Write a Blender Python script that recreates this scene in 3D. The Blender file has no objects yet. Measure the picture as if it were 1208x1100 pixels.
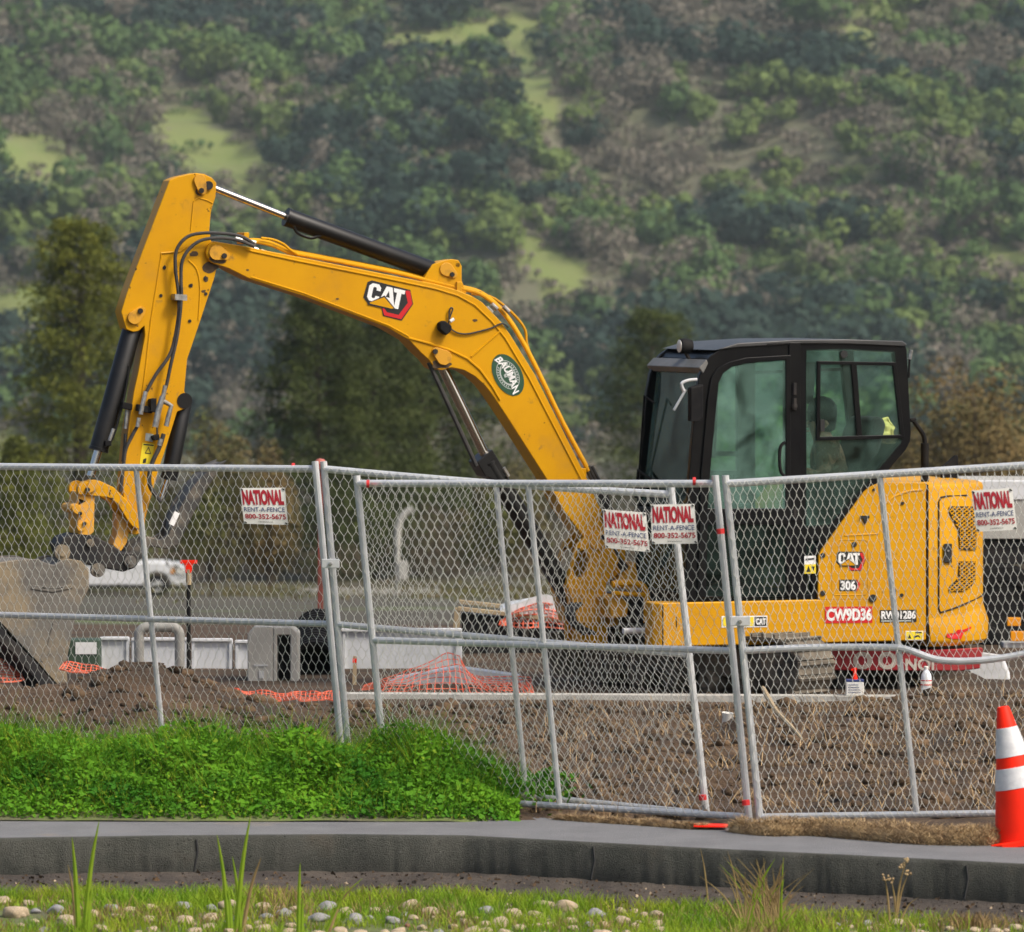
import bpy, bmesh, math, random
import numpy as np
from mathutils import Vector, Matrix
from mathutils.geometry import tessellate_polygon

random.seed(7)
RNG = np.random.default_rng(7)
SC = bpy.context.scene
COL = SC.collection

# ------------------------------------------------------------------ camera model (photo pixels 1208 x 1100 <-> metres)
F, CX, HY, CZ = 6540.0, 604.0, 330.0, 3.0


def W(x, y, Y):
    """world point at depth Y seen at photo pixel x, y"""
    return Vector(((x - CX) / F * Y, Y, CZ - (y - HY) / F * Y))


def WZ(x, y, Z):
    """world point at height Z seen at photo pixel x, y"""
    Y = F * (CZ - Z) / (y - HY)
    return Vector(((x - CX) / F * Y, Y, Z))


# ------------------------------------------------------------------ materials
def mat(name, col, col2=None, scale=4.0, rough=0.6, metal=0.0, bump=0.0, bscale=40.0, lo=0.4, hi=0.65,
        spec=0.5, coord='Object', spots=None, detail=6.0, trans=0.0, coat=0.0):
    m = bpy.data.materials.new(name)
    m.use_nodes = True
    nt = m.node_tree
    b = nt.nodes['Principled BSDF']
    b.inputs['Base Color'].default_value = (*col, 1)
    b.inputs['Roughness'].default_value = rough
    b.inputs['Metallic'].default_value = metal
    b.inputs['Specular IOR Level'].default_value = spec
    b.inputs['Coat Weight'].default_value = coat
    if trans:
        b.inputs['Transmission Weight'].default_value = trans
    tc = nt.nodes.new('ShaderNodeTexCoord')

    def noise(s, d=detail):
        n = nt.nodes.new('ShaderNodeTexNoise')
        n.inputs['Scale'].default_value = s
        n.inputs['Detail'].default_value = d
        n.inputs['Roughness'].default_value = 0.62
        nt.links.new(tc.outputs[coord], n.inputs['Vector'])
        return n

    def ramp(src, a, c):
        r = nt.nodes.new('ShaderNodeMapRange')
        r.inputs['From Min'].default_value = a
        r.inputs['From Max'].default_value = c
        nt.links.new(src, r.inputs['Value'])
        return r.outputs['Result']

    cur = None
    if col2 is not None:
        mx = nt.nodes.new('ShaderNodeMix')
        mx.data_type = 'RGBA'
        mx.inputs['A'].default_value = (*col, 1)
        mx.inputs['B'].default_value = (*col2, 1)
        nt.links.new(ramp(noise(scale).outputs['Fac'], lo, hi), mx.inputs['Factor'])
        cur = mx.outputs['Result']
    for sp in (spots or []):
        c3, s3, a3, b3 = sp
        mx = nt.nodes.new('ShaderNodeMix')
        mx.data_type = 'RGBA'
        mx.inputs['B'].default_value = (*c3, 1)
        if cur is None:
            mx.inputs['A'].default_value = (*col, 1)
        else:
            nt.links.new(cur, mx.inputs['A'])
        nt.links.new(ramp(noise(s3).outputs['Fac'], a3, b3), mx.inputs['Factor'])
        cur = mx.outputs['Result']
    if cur is not None:
        nt.links.new(cur, b.inputs['Base Color'])
    if bump:
        bp = nt.nodes.new('ShaderNodeBump')
        bp.inputs['Strength'].default_value = min(1.0, bump)
        bp.inputs['Distance'].default_value = 0.02 * max(1.0, bump)
        nt.links.new(noise(bscale).outputs['Fac'], bp.inputs['Height'])
        nt.links.new(bp.outputs['Normal'], b.inputs['Normal'])
    return m


def leafmat(name, col, col2, scale=0.5, rough=0.75, trans=0.25, lo=0.35, hi=0.65):
    """two-sided leaf: diffuse plus a little translucency, colour varies in patches"""
    m = mat(name, col, col2, scale=scale, rough=rough, spec=0.2, lo=lo, hi=hi, coord='Object', detail=3)
    nt = m.node_tree
    b = nt.nodes['Principled BSDF']
    out = nt.nodes['Material Output']
    tr = nt.nodes.new('ShaderNodeBsdfTranslucent')
    mix = nt.nodes.new('ShaderNodeMixShader')
    mix.inputs[0].default_value = trans
    nt.links.new(b.inputs['Base Color'].links[0].from_socket, tr.inputs['Color'])
    nt.links.new(b.outputs[0], mix.inputs[1])
    nt.links.new(tr.outputs[0], mix.inputs[2])
    nt.links.new(mix.outputs[0], out.inputs['Surface'])
    return m


M = {}
BROWN = (0.16, 0.10, 0.05)
M['yellow'] = mat('excavator yellow paint', (0.62, 0.305, 0.002), (0.54, 0.255, 0.003), 1.3, rough=0.42, spec=0.20,
                  spots=[((0.44, 0.235, 0.035), 2.6, 0.56, 0.92), ((0.30, 0.165, 0.035), 11.0, 0.62, 0.74), ((0.05, 0.03, 0.014), 19.0, 0.672, 0.70), ((0.10, 0.06, 0.025), 55.0, 0.70, 0.73)], bump=0.03, bscale=60)
M['yellow_dusty'] = mat('dusty yellow paint', (0.66, 0.32, 0.02), (0.42, 0.28, 0.12), 5, rough=0.6, lo=0.45, hi=0.7,
                        spots=[((0.10, 0.06, 0.03), 14.0, 0.64, 0.72)])
M['yellow_dirty'] = mat('greasy yellow casting', (0.60, 0.29, 0.01), (0.16, 0.085, 0.02), 7, rough=0.5, lo=0.5, hi=0.72)
M['black'] = mat('black cab paint', (0.004, 0.004, 0.005), (0.008, 0.008, 0.008), 3, rough=0.32, spec=0.18)
M['cylinder'] = mat('black cylinder paint', (0.004, 0.004, 0.004), (0.016, 0.014, 0.011), 5, rough=0.42, lo=0.5, hi=0.8, spec=0.4)
M['rubber'] = mat('black rubber', (0.007, 0.007, 0.008), (0.016, 0.015, 0.014), 12, rough=0.75, spec=0.15)
M['hose'] = mat('hydraulic hose', (0.022, 0.022, 0.022), (0.05, 0.045, 0.04), 14, rough=0.6)
M['chrome'] = mat('chromed rod', (0.62, 0.60, 0.56), None, rough=0.16, metal=1.0)
M['fitting'] = mat('zinc fitting', (0.55, 0.54, 0.50), (0.3, 0.29, 0.27), 30, rough=0.35, metal=0.8)
M['darksteel'] = mat('dark steel', (0.010, 0.010, 0.012), (0.035, 0.030, 0.026), 6, rough=0.6, spec=0.3)
M['bucket'] = mat('earth worn steel', (0.125, 0.115, 0.098), (0.23, 0.18, 0.11), 2.4, rough=0.7, lo=0.45, hi=0.62,
                  spots=[((0.075, 0.068, 0.06), 7.0, 0.54, 0.70), ((0.28, 0.26, 0.22), 18.0, 0.64, 0.76)], bump=0.3, bscale=30)
M['thumb'] = mat('grey scuffed steel', (0.045, 0.043, 0.040), (0.17, 0.145, 0.11), 8, rough=0.55, metal=0.2, lo=0.45, hi=0.7)
M['track'] = mat('muddy track', (0.10, 0.085, 0.065), (0.19, 0.16, 0.12), 6, rough=0.9, bump=0.5, bscale=25,
                 spots=[((0.03, 0.028, 0.026), 5.0, 0.55, 0.65)])
M['galv'] = mat('galvanised tube', (0.56, 0.57, 0.57), (0.66, 0.67, 0.67), 9, rough=0.34, metal=0.25)
M['wire'] = mat('galvanised wire', (0.74, 0.74, 0.68), (0.56, 0.56, 0.51), 6, rough=0.42, metal=0.25)
M['white'] = mat('white sign sheet', (0.78, 0.77, 0.72), (0.70, 0.68, 0.62), 10, rough=0.5)
M['paintwhite'] = mat('white paint', (0.74, 0.75, 0.76), (0.62, 0.63, 0.63), 3, rough=0.35)
M['plastic_white'] = mat('white plastic sheeting', (0.66, 0.68, 0.70), (0.52, 0.54, 0.56), 4, rough=0.55, bump=0.2, bscale=12)
M['red'] = mat('crimson lettering', (0.36, 0.008, 0.02), None, rough=0.5)
M['decalred'] = mat('red decal', (0.55, 0.012, 0.015), None, rough=0.4)
M['blue'] = mat('navy lettering', (0.025, 0.045, 0.16), None, rough=0.5)
M['ink'] = mat('black print', (0.012, 0.012, 0.012), None, rough=0.5)
M['decalwhite'] = mat('white decal', (0.80, 0.80, 0.78), None, rough=0.4)
M['decalgreen'] = mat('dark green decal', (0.02, 0.07, 0.035), (0.025, 0.085, 0.045), 30, rough=0.4)
M['decalgrey'] = mat('grey decal', (0.42, 0.46, 0.43), None, rough=0.4)
M['warnyellow'] = mat('warning yellow', (0.80, 0.62, 0.02), None, rough=0.4)
M['orange'] = mat('safety orange', (0.95, 0.022, 0.002), (0.85, 0.02, 0.002), 8, rough=0.55, spec=0.2)
M['orange_net'] = mat('orange netting', (0.80, 0.135, 0.06), (0.66, 0.17, 0.10), 9, rough=0.6)
M['reflect'] = mat('reflective collar', (0.66, 0.66, 0.66), (0.55, 0.55, 0.56), 30, rough=0.5)
M['grease'] = mat('old grease', (0.045, 0.024, 0.008), (0.10, 0.055, 0.015), 30, rough=0.55)
M['redpaint'] = mat('faded red paint', (0.34, 0.012, 0.02), (0.40, 0.04, 0.04), 4, rough=0.5)
M['spray'] = mat('marking paint', (0.55, 0.02, 0.02), None, rough=0.6)
M['concrete'] = mat('pale concrete', (0.44, 0.43, 0.39), (0.34, 0.33, 0.30), 7, rough=0.9, bump=0.3, bscale=50)
M['pvc'] = mat('weathered grey plastic', (0.42, 0.41, 0.37), (0.34, 0.33, 0.30), 6, rough=0.7)
M['tan'] = mat('weathered timber', (0.42, 0.33, 0.20), (0.30, 0.23, 0.14), 9, rough=0.85)
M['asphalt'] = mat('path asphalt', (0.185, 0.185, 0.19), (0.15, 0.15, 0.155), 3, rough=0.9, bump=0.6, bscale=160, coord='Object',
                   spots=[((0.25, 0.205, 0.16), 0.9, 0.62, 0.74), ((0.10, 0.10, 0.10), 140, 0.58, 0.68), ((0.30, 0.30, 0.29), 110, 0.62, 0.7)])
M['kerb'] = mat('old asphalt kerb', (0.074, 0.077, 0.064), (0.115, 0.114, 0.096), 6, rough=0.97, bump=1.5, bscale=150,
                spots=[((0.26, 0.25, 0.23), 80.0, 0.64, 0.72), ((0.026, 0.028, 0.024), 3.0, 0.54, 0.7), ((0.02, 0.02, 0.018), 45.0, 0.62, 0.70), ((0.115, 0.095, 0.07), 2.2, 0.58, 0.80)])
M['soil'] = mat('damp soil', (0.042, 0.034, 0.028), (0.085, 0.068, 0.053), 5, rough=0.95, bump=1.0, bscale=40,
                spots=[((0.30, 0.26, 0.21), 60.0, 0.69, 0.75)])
M['dirt'] = mat('turned earth', (0.052, 0.030, 0.014), (0.110, 0.066, 0.034), 2.3, rough=0.95, bump=1.8, bscale=34,
                spots=[((0.028, 0.019, 0.012), 0.9, 0.50, 0.68), ((0.30, 0.20, 0.09), 17.0, 0.66, 0.74)])
M['clod'] = mat('earth clod', (0.042, 0.025, 0.012), (0.150, 0.092, 0.046), 1.5, rough=0.95, bump=0.6, bscale=60)
M['verge'] = mat('verge soil', (0.10, 0.10, 0.05), (0.12, 0.17, 0.03), 4, rough=0.95, bump=0.6, bscale=40)
M['field'] = mat('rough pasture', (0.046, 0.040, 0.026), (0.062, 0.050, 0.034), 0.18, rough=0.95,
                 spots=[((0.08, 0.105, 0.03), 0.35, 0.54, 0.66)])
M['hill'] = mat('hill ground', (0.120, 0.112, 0.070), (0.085, 0.095, 0.045), 0.05, rough=0.95)
_nt = M['hill'].node_tree
_b = _nt.nodes['Principled BSDF']
_at = _nt.nodes.new('ShaderNodeAttribute')
_at.attribute_name = 'grass'
_no = _nt.nodes.new('ShaderNodeTexNoise')
_no.inputs['Scale'].default_value = 0.16
_no.inputs['Detail'].default_value = 6
_tc = _nt.nodes.new('ShaderNodeTexCoord')
_nt.links.new(_tc.outputs['Object'], _no.inputs['Vector'])
_rp = _nt.nodes.new('ShaderNodeMix')
_rp.data_type = 'RGBA'
_rp.inputs['A'].default_value = (0.125, 0.185, 0.032, 1)
_rp.inputs['B'].default_value = (0.165, 0.165, 0.065, 1)
_nt.links.new(_no.outputs['Fac'], _rp.inputs['Factor'])
_mx = _nt.nodes.new('ShaderNodeMix')
_mx.data_type = 'RGBA'
_nt.links.new(_b.inputs['Base Color'].links[0].from_socket, _mx.inputs['A'])
_nt.links.new(_rp.outputs['Result'], _mx.inputs['B'])
_nt.links.new(_at.outputs['Fac'], _mx.inputs['Factor'])
_nt.links.new(_mx.outputs['Result'], _b.inputs['Base Color'])
M['straw'] = mat('dry straw', (0.46, 0.33, 0.17), (0.24, 0.16, 0.085), 14, rough=0.9)
M['weed'] = leafmat('lush weed leaf', (0.032, 0.140, 0.005), (0.120, 0.290, 0.010), 3.2, trans=0.22)
M['blade'] = leafmat('verge grass blade', (0.15, 0.30, 0.016), (0.33, 0.40, 0.03), 2.2, trans=0.35)
M['dryblade'] = leafmat('dry stalk', (0.36, 0.27, 0.11), (0.20, 0.13, 0.06), 4.0, trans=0.2)
M['conifer'] = leafmat('yellow green conifer', (0.180, 0.190, 0.026), (0.075, 0.092, 0.018), 0.8)
M['darkconifer'] = leafmat('dark conifer', (0.092, 0.116, 0.026), (0.036, 0.050, 0.017), 0.7)
M['browntwig'] = leafmat('brown twigs', (0.135, 0.100, 0.072), (0.090, 0.074, 0.048), 0.5, trans=0.1)
M['ochre'] = leafmat('ochre shrub', (0.19, 0.125, 0.045), (0.105, 0.095, 0.035), 0.45, trans=0.15)
M['olive'] = leafmat('olive shrub', (0.11, 0.125, 0.030), (0.14, 0.095, 0.05), 0.5)
M['oak'] = leafmat('evergreen oak', (0.021, 0.044, 0.027), (0.010, 0.025, 0.020), 0.05, trans=0.1)
M['midgreen'] = leafmat('mid green crown', (0.085, 0.145, 0.036), (0.052, 0.096, 0.032), 0.05, trans=0.15)
M['bright'] = leafmat('fresh green crown', (0.130, 0.180, 0.040), (0.095, 0.140, 0.038), 0.05, trans=0.15)
M['bare'] = leafmat('leafless grey crown', (0.185, 0.158, 0.122), (0.130, 0.118, 0.088), 0.05, trans=0.1)
M['bark'] = mat('bark', (0.09, 0.07, 0.05), (0.06, 0.045, 0.035), 3, rough=0.95)
M['fabric_dark'] = mat('dark fabric', (0.020, 0.022, 0.026), (0.03, 0.03, 0.03), 8, rough=0.9)
M['camo'] = mat('brown patterned jacket', (0.60, 0.33, 0.23), (0.30, 0.19, 0.13), 14, rough=0.9, lo=0.42, hi=0.5,
                spots=[((0.40, 0.28, 0.2), 18, 0.58, 0.62)])
M['skin'] = mat('skin', (0.50, 0.28, 0.19), None, rough=0.6)
M['hivis'] = mat('pale yellow vest', (0.62, 0.54, 0.17), None, rough=0.8)
M['clear'] = mat('clear bottle plastic', (0.75, 0.78, 0.80), None, rough=0.25)
M['stone_a'] = mat('tan cobble', (0.46, 0.36, 0.24), (0.28, 0.22, 0.15), 9, rough=0.9, bump=0.3)
M['stone_b'] = mat('grey cobble', (0.30, 0.29, 0.28), (0.18, 0.18, 0.18), 9, rough=0.9, bump=0.3)
M['stone_c'] = mat('rusty red cobble', (0.28, 0.10, 0.07), (0.20, 0.09, 0.07), 9, rough=0.9, bump=0.3)
M['lens'] = mat('lamp lens', (0.75, 0.74, 0.68), None, rough=0.2)
M['amber'] = mat('amber lamp', (0.85, 0.33, 0.01), None, rough=0.3)


def glassmat(name, tint, dust_sheen, rough=0.02):
    m = bpy.data.materials.new(name)
    m.use_nodes = True
    nt = m.node_tree
    nt.nodes.clear()
    out = nt.nodes.new('ShaderNodeOutputMaterial')
    t = nt.nodes.new('ShaderNodeBsdfTransparent')
    t.inputs['Color'].default_value = (*tint, 1)
    g = nt.nodes.new('ShaderNodeBsdfGlossy')
    g.inputs['Roughness'].default_value = rough
    d = nt.nodes.new('ShaderNodeBsdfDiffuse')
    d.inputs['Color'].default_value = (0.36, 0.62, 0.52, 1)  # teal film: window dust plus sky reflections painted in as diffuse colour
    fr = nt.nodes.new('ShaderNodeFresnel')
    fr.inputs['IOR'].default_value = 1.5
    tc = nt.nodes.new('ShaderNodeTexCoord')
    n = nt.nodes.new('ShaderNodeTexNoise')
    n.inputs['Scale'].default_value = 3.5
    n.inputs['Detail'].default_value = 8
    n.inputs['Distortion'].default_value = 0.8
    nt.links.new(tc.outputs['Object'], n.inputs['Vector'])
    r = nt.nodes.new('ShaderNodeMapRange')
    r.inputs['From Min'].default_value = 0.35
    r.inputs['From Max'].default_value = 0.75
    r.inputs['To Min'].default_value = dust_sheen * 0.15
    r.inputs['To Max'].default_value = dust_sheen * 2.6
    nt.links.new(n.outputs['Fac'], r.inputs['Value'])
    m1 = nt.nodes.new('ShaderNodeMixShader')
    m2 = nt.nodes.new('ShaderNodeMixShader')
    nt.links.new(r.outputs['Result'], m1.inputs[0])
    nt.links.new(t.outputs[0], m1.inputs[1])
    nt.links.new(d.outputs[0], m1.inputs[2])
    nt.links.new(fr.outputs[0], m2.inputs[0])
    nt.links.new(m1.outputs[0], m2.inputs[1])
    nt.links.new(g.outputs[0], m2.inputs[2])
    nt.links.new(m2.outputs[0], out.inputs['Surface'])
    return m


M['glass_shaded'] = glassmat('shade-tinted lower cab glass', (0.45, 0.62, 0.60), 0.02)  # darker tint paints in the shade of the cab interior behind these panes
M['glass_clear'] = glassmat('clear cab glass', (0.83, 0.965, 0.91), 0.050)
M['glass'] = glassmat('tinted cab glass', (0.80, 0.965, 0.90), 0.12)


# ------------------------------------------------------------------ object helpers
def tag(o, label=None, cat=None, group=None, kind=None):
    if label:
        o['label'] = label
    if cat:
        o['category'] = cat
    if group:
        o['group'] = group
    if kind:
        o['kind'] = kind
    return o


def empty(name, loc=(0, 0, 0), rz=0.0):
    o = bpy.data.objects.new(name, None)
    o.empty_display_size = 0.2
    COL.objects.link(o)
    o.location = loc
    o.rotation_euler = (0, 0, rz)
    return o


def fill_loops(loops):
    """triangles (indices into the chained loops) of an outline with holes"""
    if len(loops) == 1:
        return [tuple(t) for t in tessellate_polygon(loops)]
    bm = bmesh.new()
    ed = []
    for l in loops:
        vs = [bm.verts.new(p) for p in l]
        ed += [bm.edges.new((vs[i], vs[(i + 1) % len(vs)])) for i in range(len(vs))]
    bm.verts.index_update()
    bmesh.ops.triangle_fill(bm, use_beauty=True, use_dissolve=False, edges=ed)
    out = [tuple(v.index for v in f.verts) for f in bm.faces]
    bm.free()
    return out


class MB:
    """collects shapes for ONE mesh object"""

    def __init__(self):
        self.v, self.f, self.mi, self.mats, self.cur = [], [], [], [], 0

    def m(self, material):
        if material not in self.mats:
            self.mats.append(material)
        self.cur = self.mats.index(material)
        return self

    def add(self, vs, fs):
        k = len(self.v)
        self.v += [tuple(p) for p in vs]
        for f in fs:
            self.f.append(tuple(i + k for i in f))
            self.mi.append(self.cur)
        return self

    def plate(self, near, far, holes_near=(), holes_far=()):
        """solid between two parallel outlines, with holes"""
        loops_n = [list(map(Vector, near))] + [list(map(Vector, h)) for h in holes_near]
        loops_f = [list(map(Vector, far))] + [list(map(Vector, h)) for h in holes_far]
        tris = fill_loops(loops_n)
        n = sum(len(l) for l in loops_n)
        vs = [p for l in loops_n for p in l] + [p for l in loops_f for p in l]
        fs = [tuple(t) for t in tris] + [tuple(reversed([i + n for i in t])) for t in tris]
        k = 0
        for l in loops_n:
            c = len(l)
            for i in range(c):
                a, b = k + i, k + (i + 1) % c
                fs.append((a, b, b + n, a + n))
            k += c
        return self.add(vs, fs)

    def poly(self, pts):
        vs = list(map(Vector, pts))
        return self.add(vs, [tuple(t) for t in tessellate_polygon([vs])])

    def tube(self, path, r, seg=8, cap=True):
        P = [Vector(p) for p in path]
        n = len(P)
        R = r if isinstance(r, (list, tuple)) else [r] * n
        vs, fs = [], []
        up = None
        for i in range(n):
            d = (P[min(i + 1, n - 1)] - P[max(i - 1, 0)]).normalized()
            if up is None:
                a = Vector((0, 0, 1)) if abs(d.z) < 0.9 else Vector((0, 1, 0))
                up = d.cross(a).normalized()
            up = (up - d * up.dot(d)).normalized()
            w = d.cross(up)
            for k in range(seg):
                t = 2 * math.pi * (k + 0.5) / seg
                vs.append(P[i] + (up * math.cos(t) + w * math.sin(t)) * R[i])
        for i in range(n - 1):
            for k in range(seg):
                a, b = i * seg + k, i * seg + (k + 1) % seg
                fs.append((a, b, b + seg, a + seg))
        if cap:
            fs.append(tuple(range(seg))[::-1])
            fs.append(tuple(range((n - 1) * seg, n * seg)))
        return self.add(vs, fs)

    def box(self, lo, hi):
        x0, y0, z0 = lo
        x1, y1, z1 = hi
        vs = [(x0, y0, z0), (x1, y0, z0), (x1, y1, z0), (x0, y1, z0), (x0, y0, z1), (x1, y0, z1), (x1, y1, z1), (x0, y1, z1)]
        return self.add(vs, [(0, 3, 2, 1), (4, 5, 6, 7), (0, 1, 5, 4), (1, 2, 6, 5), (2, 3, 7, 6), (3, 0, 4, 7)])

    def beam(self, a, b, w, h, up=(0, 0, 1)):
        """rectangular bar from a to b, w across, h along up"""
        a, b = Vector(a), Vector(b)
        d = (b - a).normalized()
        s = d.cross(Vector(up)).normalized()
        u = s.cross(d)
        vs = []
        for p in (a, b):
            for sx, sy in ((-1, -1), (1, -1), (1, 1), (-1, 1)):
                vs.append(p + s * (sx * w / 2) + u * (sy * h / 2))
        return self.add(vs, [(0, 1, 2, 3), (7, 6, 5, 4), (0, 4, 5, 1), (1, 5, 6, 2), (2, 6, 7, 3), (3, 7, 4, 0)])

    def lathe(self, prof, seg=24, axis=Matrix.Identity(4)):
        """prof: (radius, height) pairs"""
        vs, fs = [], []
        n = len(prof)
        for r, z in prof:
            for k in range(seg):
                t = 2 * math.pi * k / seg
                vs.append(axis @ Vector((r * math.cos(t), r * math.sin(t), z)))
        for i in range(n - 1):
            for k in range(seg):
                a, b = i * seg + k, i * seg + (k + 1) % seg
                fs.append((a, b, b + seg, a + seg))
        fs.append(tuple(range(seg))[::-1])
        fs.append(tuple(range((n - 1) * seg, n * seg)))
        return self.add(vs, fs)

    def build(self, name, material=None, parent=None, bevel=0.0, smooth=True, angle=35, recalc=True):
        me = bpy.data.meshes.new(name)
        me.from_pydata(self.v, [], self.f)
        if self.mats:
            for x in self.mats:
                me.materials.append(x)
            me.polygons.foreach_set('material_index', self.mi)
        elif material:
            me.materials.append(material)
        if recalc:
            bm = bmesh.new()
            bm.from_mesh(me)
            bmesh.ops.remove_doubles(bm, verts=bm.verts, dist=1e-5)
            bmesh.ops.recalc_face_normals(bm, faces=bm.faces)
            bm.to_mesh(me)
            bm.free()
        if smooth:
            me.polygons.foreach_set('use_smooth', [True] * len(me.polygons))
            me.set_sharp_from_angle(angle=math.radians(angle))
        o = bpy.data.objects.new(name, me)
        COL.objects.link(o)
        if parent:
            o.parent = parent
        if bevel:
            b = o.modifiers.new('edge', 'BEVEL')
            b.width = bevel
            b.segments = 2
            b.limit_method = 'ANGLE'
            b.angle_limit = math.radians(35)
            b.harden_normals = True
        return o


def np_mesh(name, verts, faces, material, parent=None, smooth=False, mats=None, mi=None):
    verts = np.ascontiguousarray(verts, dtype=np.float32)
    faces = np.ascontiguousarray(faces, dtype=np.int32)
    me = bpy.data.meshes.new(name)
    nv, (nf, k) = len(verts), faces.shape
    me.vertices.add(nv)
    me.vertices.foreach_set('co', verts.ravel())
    me.loops.add(nf * k)
    me.loops.foreach_set('vertex_index', faces.ravel())
    me.polygons.add(nf)
    me.polygons.foreach_set('loop_start', np.arange(0, nf * k, k, dtype=np.int32))
    for x in (mats or [material]):
        me.materials.append(x)
    if mi is not None:
        me.polygons.foreach_set('material_index', np.ascontiguousarray(mi, dtype=np.int32))
    if smooth:
        me.polygons.foreach_set('use_smooth', np.ones(nf, dtype=bool))
    me.update(calc_edges=True)
    me.validate()
    o = bpy.data.objects.new(name, me)
    COL.objects.link(o)
    if parent:
        o.parent = parent
    return o


def leaf_quads(c, size, rng=RNG, up_bias=0.0, nrm=None, aspect=0.7, spread=0.6):
    """random leaf quads at centres c (N,3); returns verts, faces"""
    n = len(c)
    d = rng.normal(size=(n, 3))
    if nrm is not None:
        d = d * spread + nrm
    d[:, 2] += up_bias
    d /= np.linalg.norm(d, axis=1, keepdims=True)
    a = np.cross(d, rng.normal(size=(n, 3)))
    a /= np.linalg.norm(a, axis=1, keepdims=True) + 1e-9
    b = np.cross(d, a)
    s = (size * rng.uniform(0.6, 1.4, n))[:, None]
    p = np.stack([c - a * s, c + b * s * aspect, c + a * s, c - b * s * aspect], axis=1).reshape(-1, 3)
    return p, np.arange(4 * n).reshape(-1, 4)


def blades(base, height, width, lean, rng=RNG, curve=0.35):
    """grass blades: two stacked tapering quads each; returns verts, faces (quads)"""
    n = len(base)
    az = rng.uniform(0, 2 * math.pi, n)
    side = np.stack([np.cos(az), np.sin(az), np.zeros(n)], 1)
    la = rng.uniform(0, 2 * math.pi, n)
    le = (lean * rng.uniform(0.2, 1.0, n) * height)[:, None]
    ld = np.stack([np.cos(la), np.sin(la), np.zeros(n)], 1) * le
    h = height[:, None] * np.array([[0, 0, 1.0]])
    w = (width / 2)[:, None]
    mid = base + h * 0.55 + ld * curve
    tip = base + h + ld
    v = np.stack([base - side * w, base + side * w, mid - side * w * 0.75, mid + side * w * 0.75,
                  tip - side * w * 0.12, tip + side * w * 0.12], axis=1).reshape(-1, 3)
    k = (np.arange(n) * 6)[:, None]
    f = np.concatenate([k + np.array([[0, 1, 3, 2]]), k + np.array([[2, 3, 5, 4]])], axis=0)
    return v, f


def vnoise(x, y, seed=0):
    x, y = np.asarray(x, float), np.asarray(y, float)
    xi, yi = np.floor(x).astype(np.int64), np.floor(y).astype(np.int64)
    fx, fy = x - xi, y - yi
    fx, fy = fx * fx * (3 - 2 * fx), fy * fy * (3 - 2 * fy)

    def h(a, b):
        q = (a * 374761393 + b * 668265263 + seed * 974711) & 0x7fffffff
        q = ((q ^ (q >> 13)) * 1274126177) & 0x7fffffff
        return ((q ^ (q >> 16)) & 0xffff) / 65535.0
    return (h(xi, yi) * (1 - fx) + h(xi + 1, yi) * fx) * (1 - fy) + (h(xi, yi + 1) * (1 - fx) + h(xi + 1, yi + 1) * fx) * fy


def fbm(x, y, oct=4, seed=0):
    s, a, t = 0.0, 1.0, 0.0
    for i in range(oct):
        s = s + a * vnoise(x * 2 ** i, y * 2 ** i, seed + i * 17)
        t += a
        a *= 0.5
    return s / t


_txt = {}


def text_geo(s, bold=0.0):
    """built-in font lettering -> verts in a 0..1 box, faces"""
    key = (s, bold)
    if key not in _txt:
        cu = bpy.data.curves.new('t', 'FONT')
        cu.body = s
        cu.offset = bold
        cu.resolution_u = 4
        o = bpy.data.objects.new('t', cu)
        COL.objects.link(o)
        dg = bpy.context.evaluated_depsgraph_get()
        dg.update()
        me = bpy.data.meshes.new_from_object(o.evaluated_get(dg))
        v = np.array([x.co[:] for x in me.vertices])
        f = [tuple(p.vertices) for p in me.polygons]
        lo, hi = v.min(0), v.max(0)
        v = (v - lo) / np.maximum(hi - lo, 1e-6)
        bpy.data.objects.remove(o)
        bpy.data.meshes.remove(me)
        bpy.data.curves.remove(cu)
        _txt[key] = (v[:, :2], f)
    return _txt[key]


def text_on(mb, s, fn, x0, y0, x1, y1, bold=0.0):
    """letter s into the rectangle (x0,y0 top-left)-(x1,y1 bottom-right); fn maps (x, y) to a 3D point"""
    v, f = text_geo(s, bold)
    mb.add([fn(x0 + (x1 - x0) * a, y1 + (y0 - y1) * b) for a, b in v], f)


def skin_body(name, joints, edges, radii, material, parent, sub=2, root=0):
    me = bpy.data.meshes.new(name)
    bm = bmesh.new()
    lay = bm.verts.layers.skin.verify()
    vs = [bm.verts.new(j) for j in joints]
    for a, b in edges:
        bm.edges.new((vs[a], vs[b]))
    for i, v in enumerate(vs):
        r = radii[i]
        v[lay].radius = (r, r) if not isinstance(r, tuple) else r
        v[lay].use_root = (i == root)
    bm.to_mesh(me)
    bm.free()
    me.materials.append(material)
    o = bpy.data.objects.new(name, me)
    COL.objects.link(o)
    if parent:
        o.parent = parent
    sk = o.modifiers.new('skin', 'SKIN')
    sk.use_smooth_shade = True
    if sub:
        ss = o.modifiers.new('sub', 'SUBSURF')
        ss.levels = sub
        ss.render_levels = sub
    return o


def smooth_path(pts, n=4):
    """Catmull-Rom through pts"""
    P = [Vector(p) for p in pts]
    out = []
    for i in range(len(P) - 1):
        p0, p1, p2, p3 = P[max(i - 1, 0)], P[i], P[i + 1], P[min(i + 2, len(P) - 1)]
        for k in range(n):
            t = k / n
            out.append(0.5 * ((2 * p1) + (p2 - p0) * t + (2 * p0 - 5 * p1 + 4 * p2 - p3) * t * t + (3 * p1 - p0 - 3 * p2 + p3) * t ** 3))
    out.append(P[-1])
    return out
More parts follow.
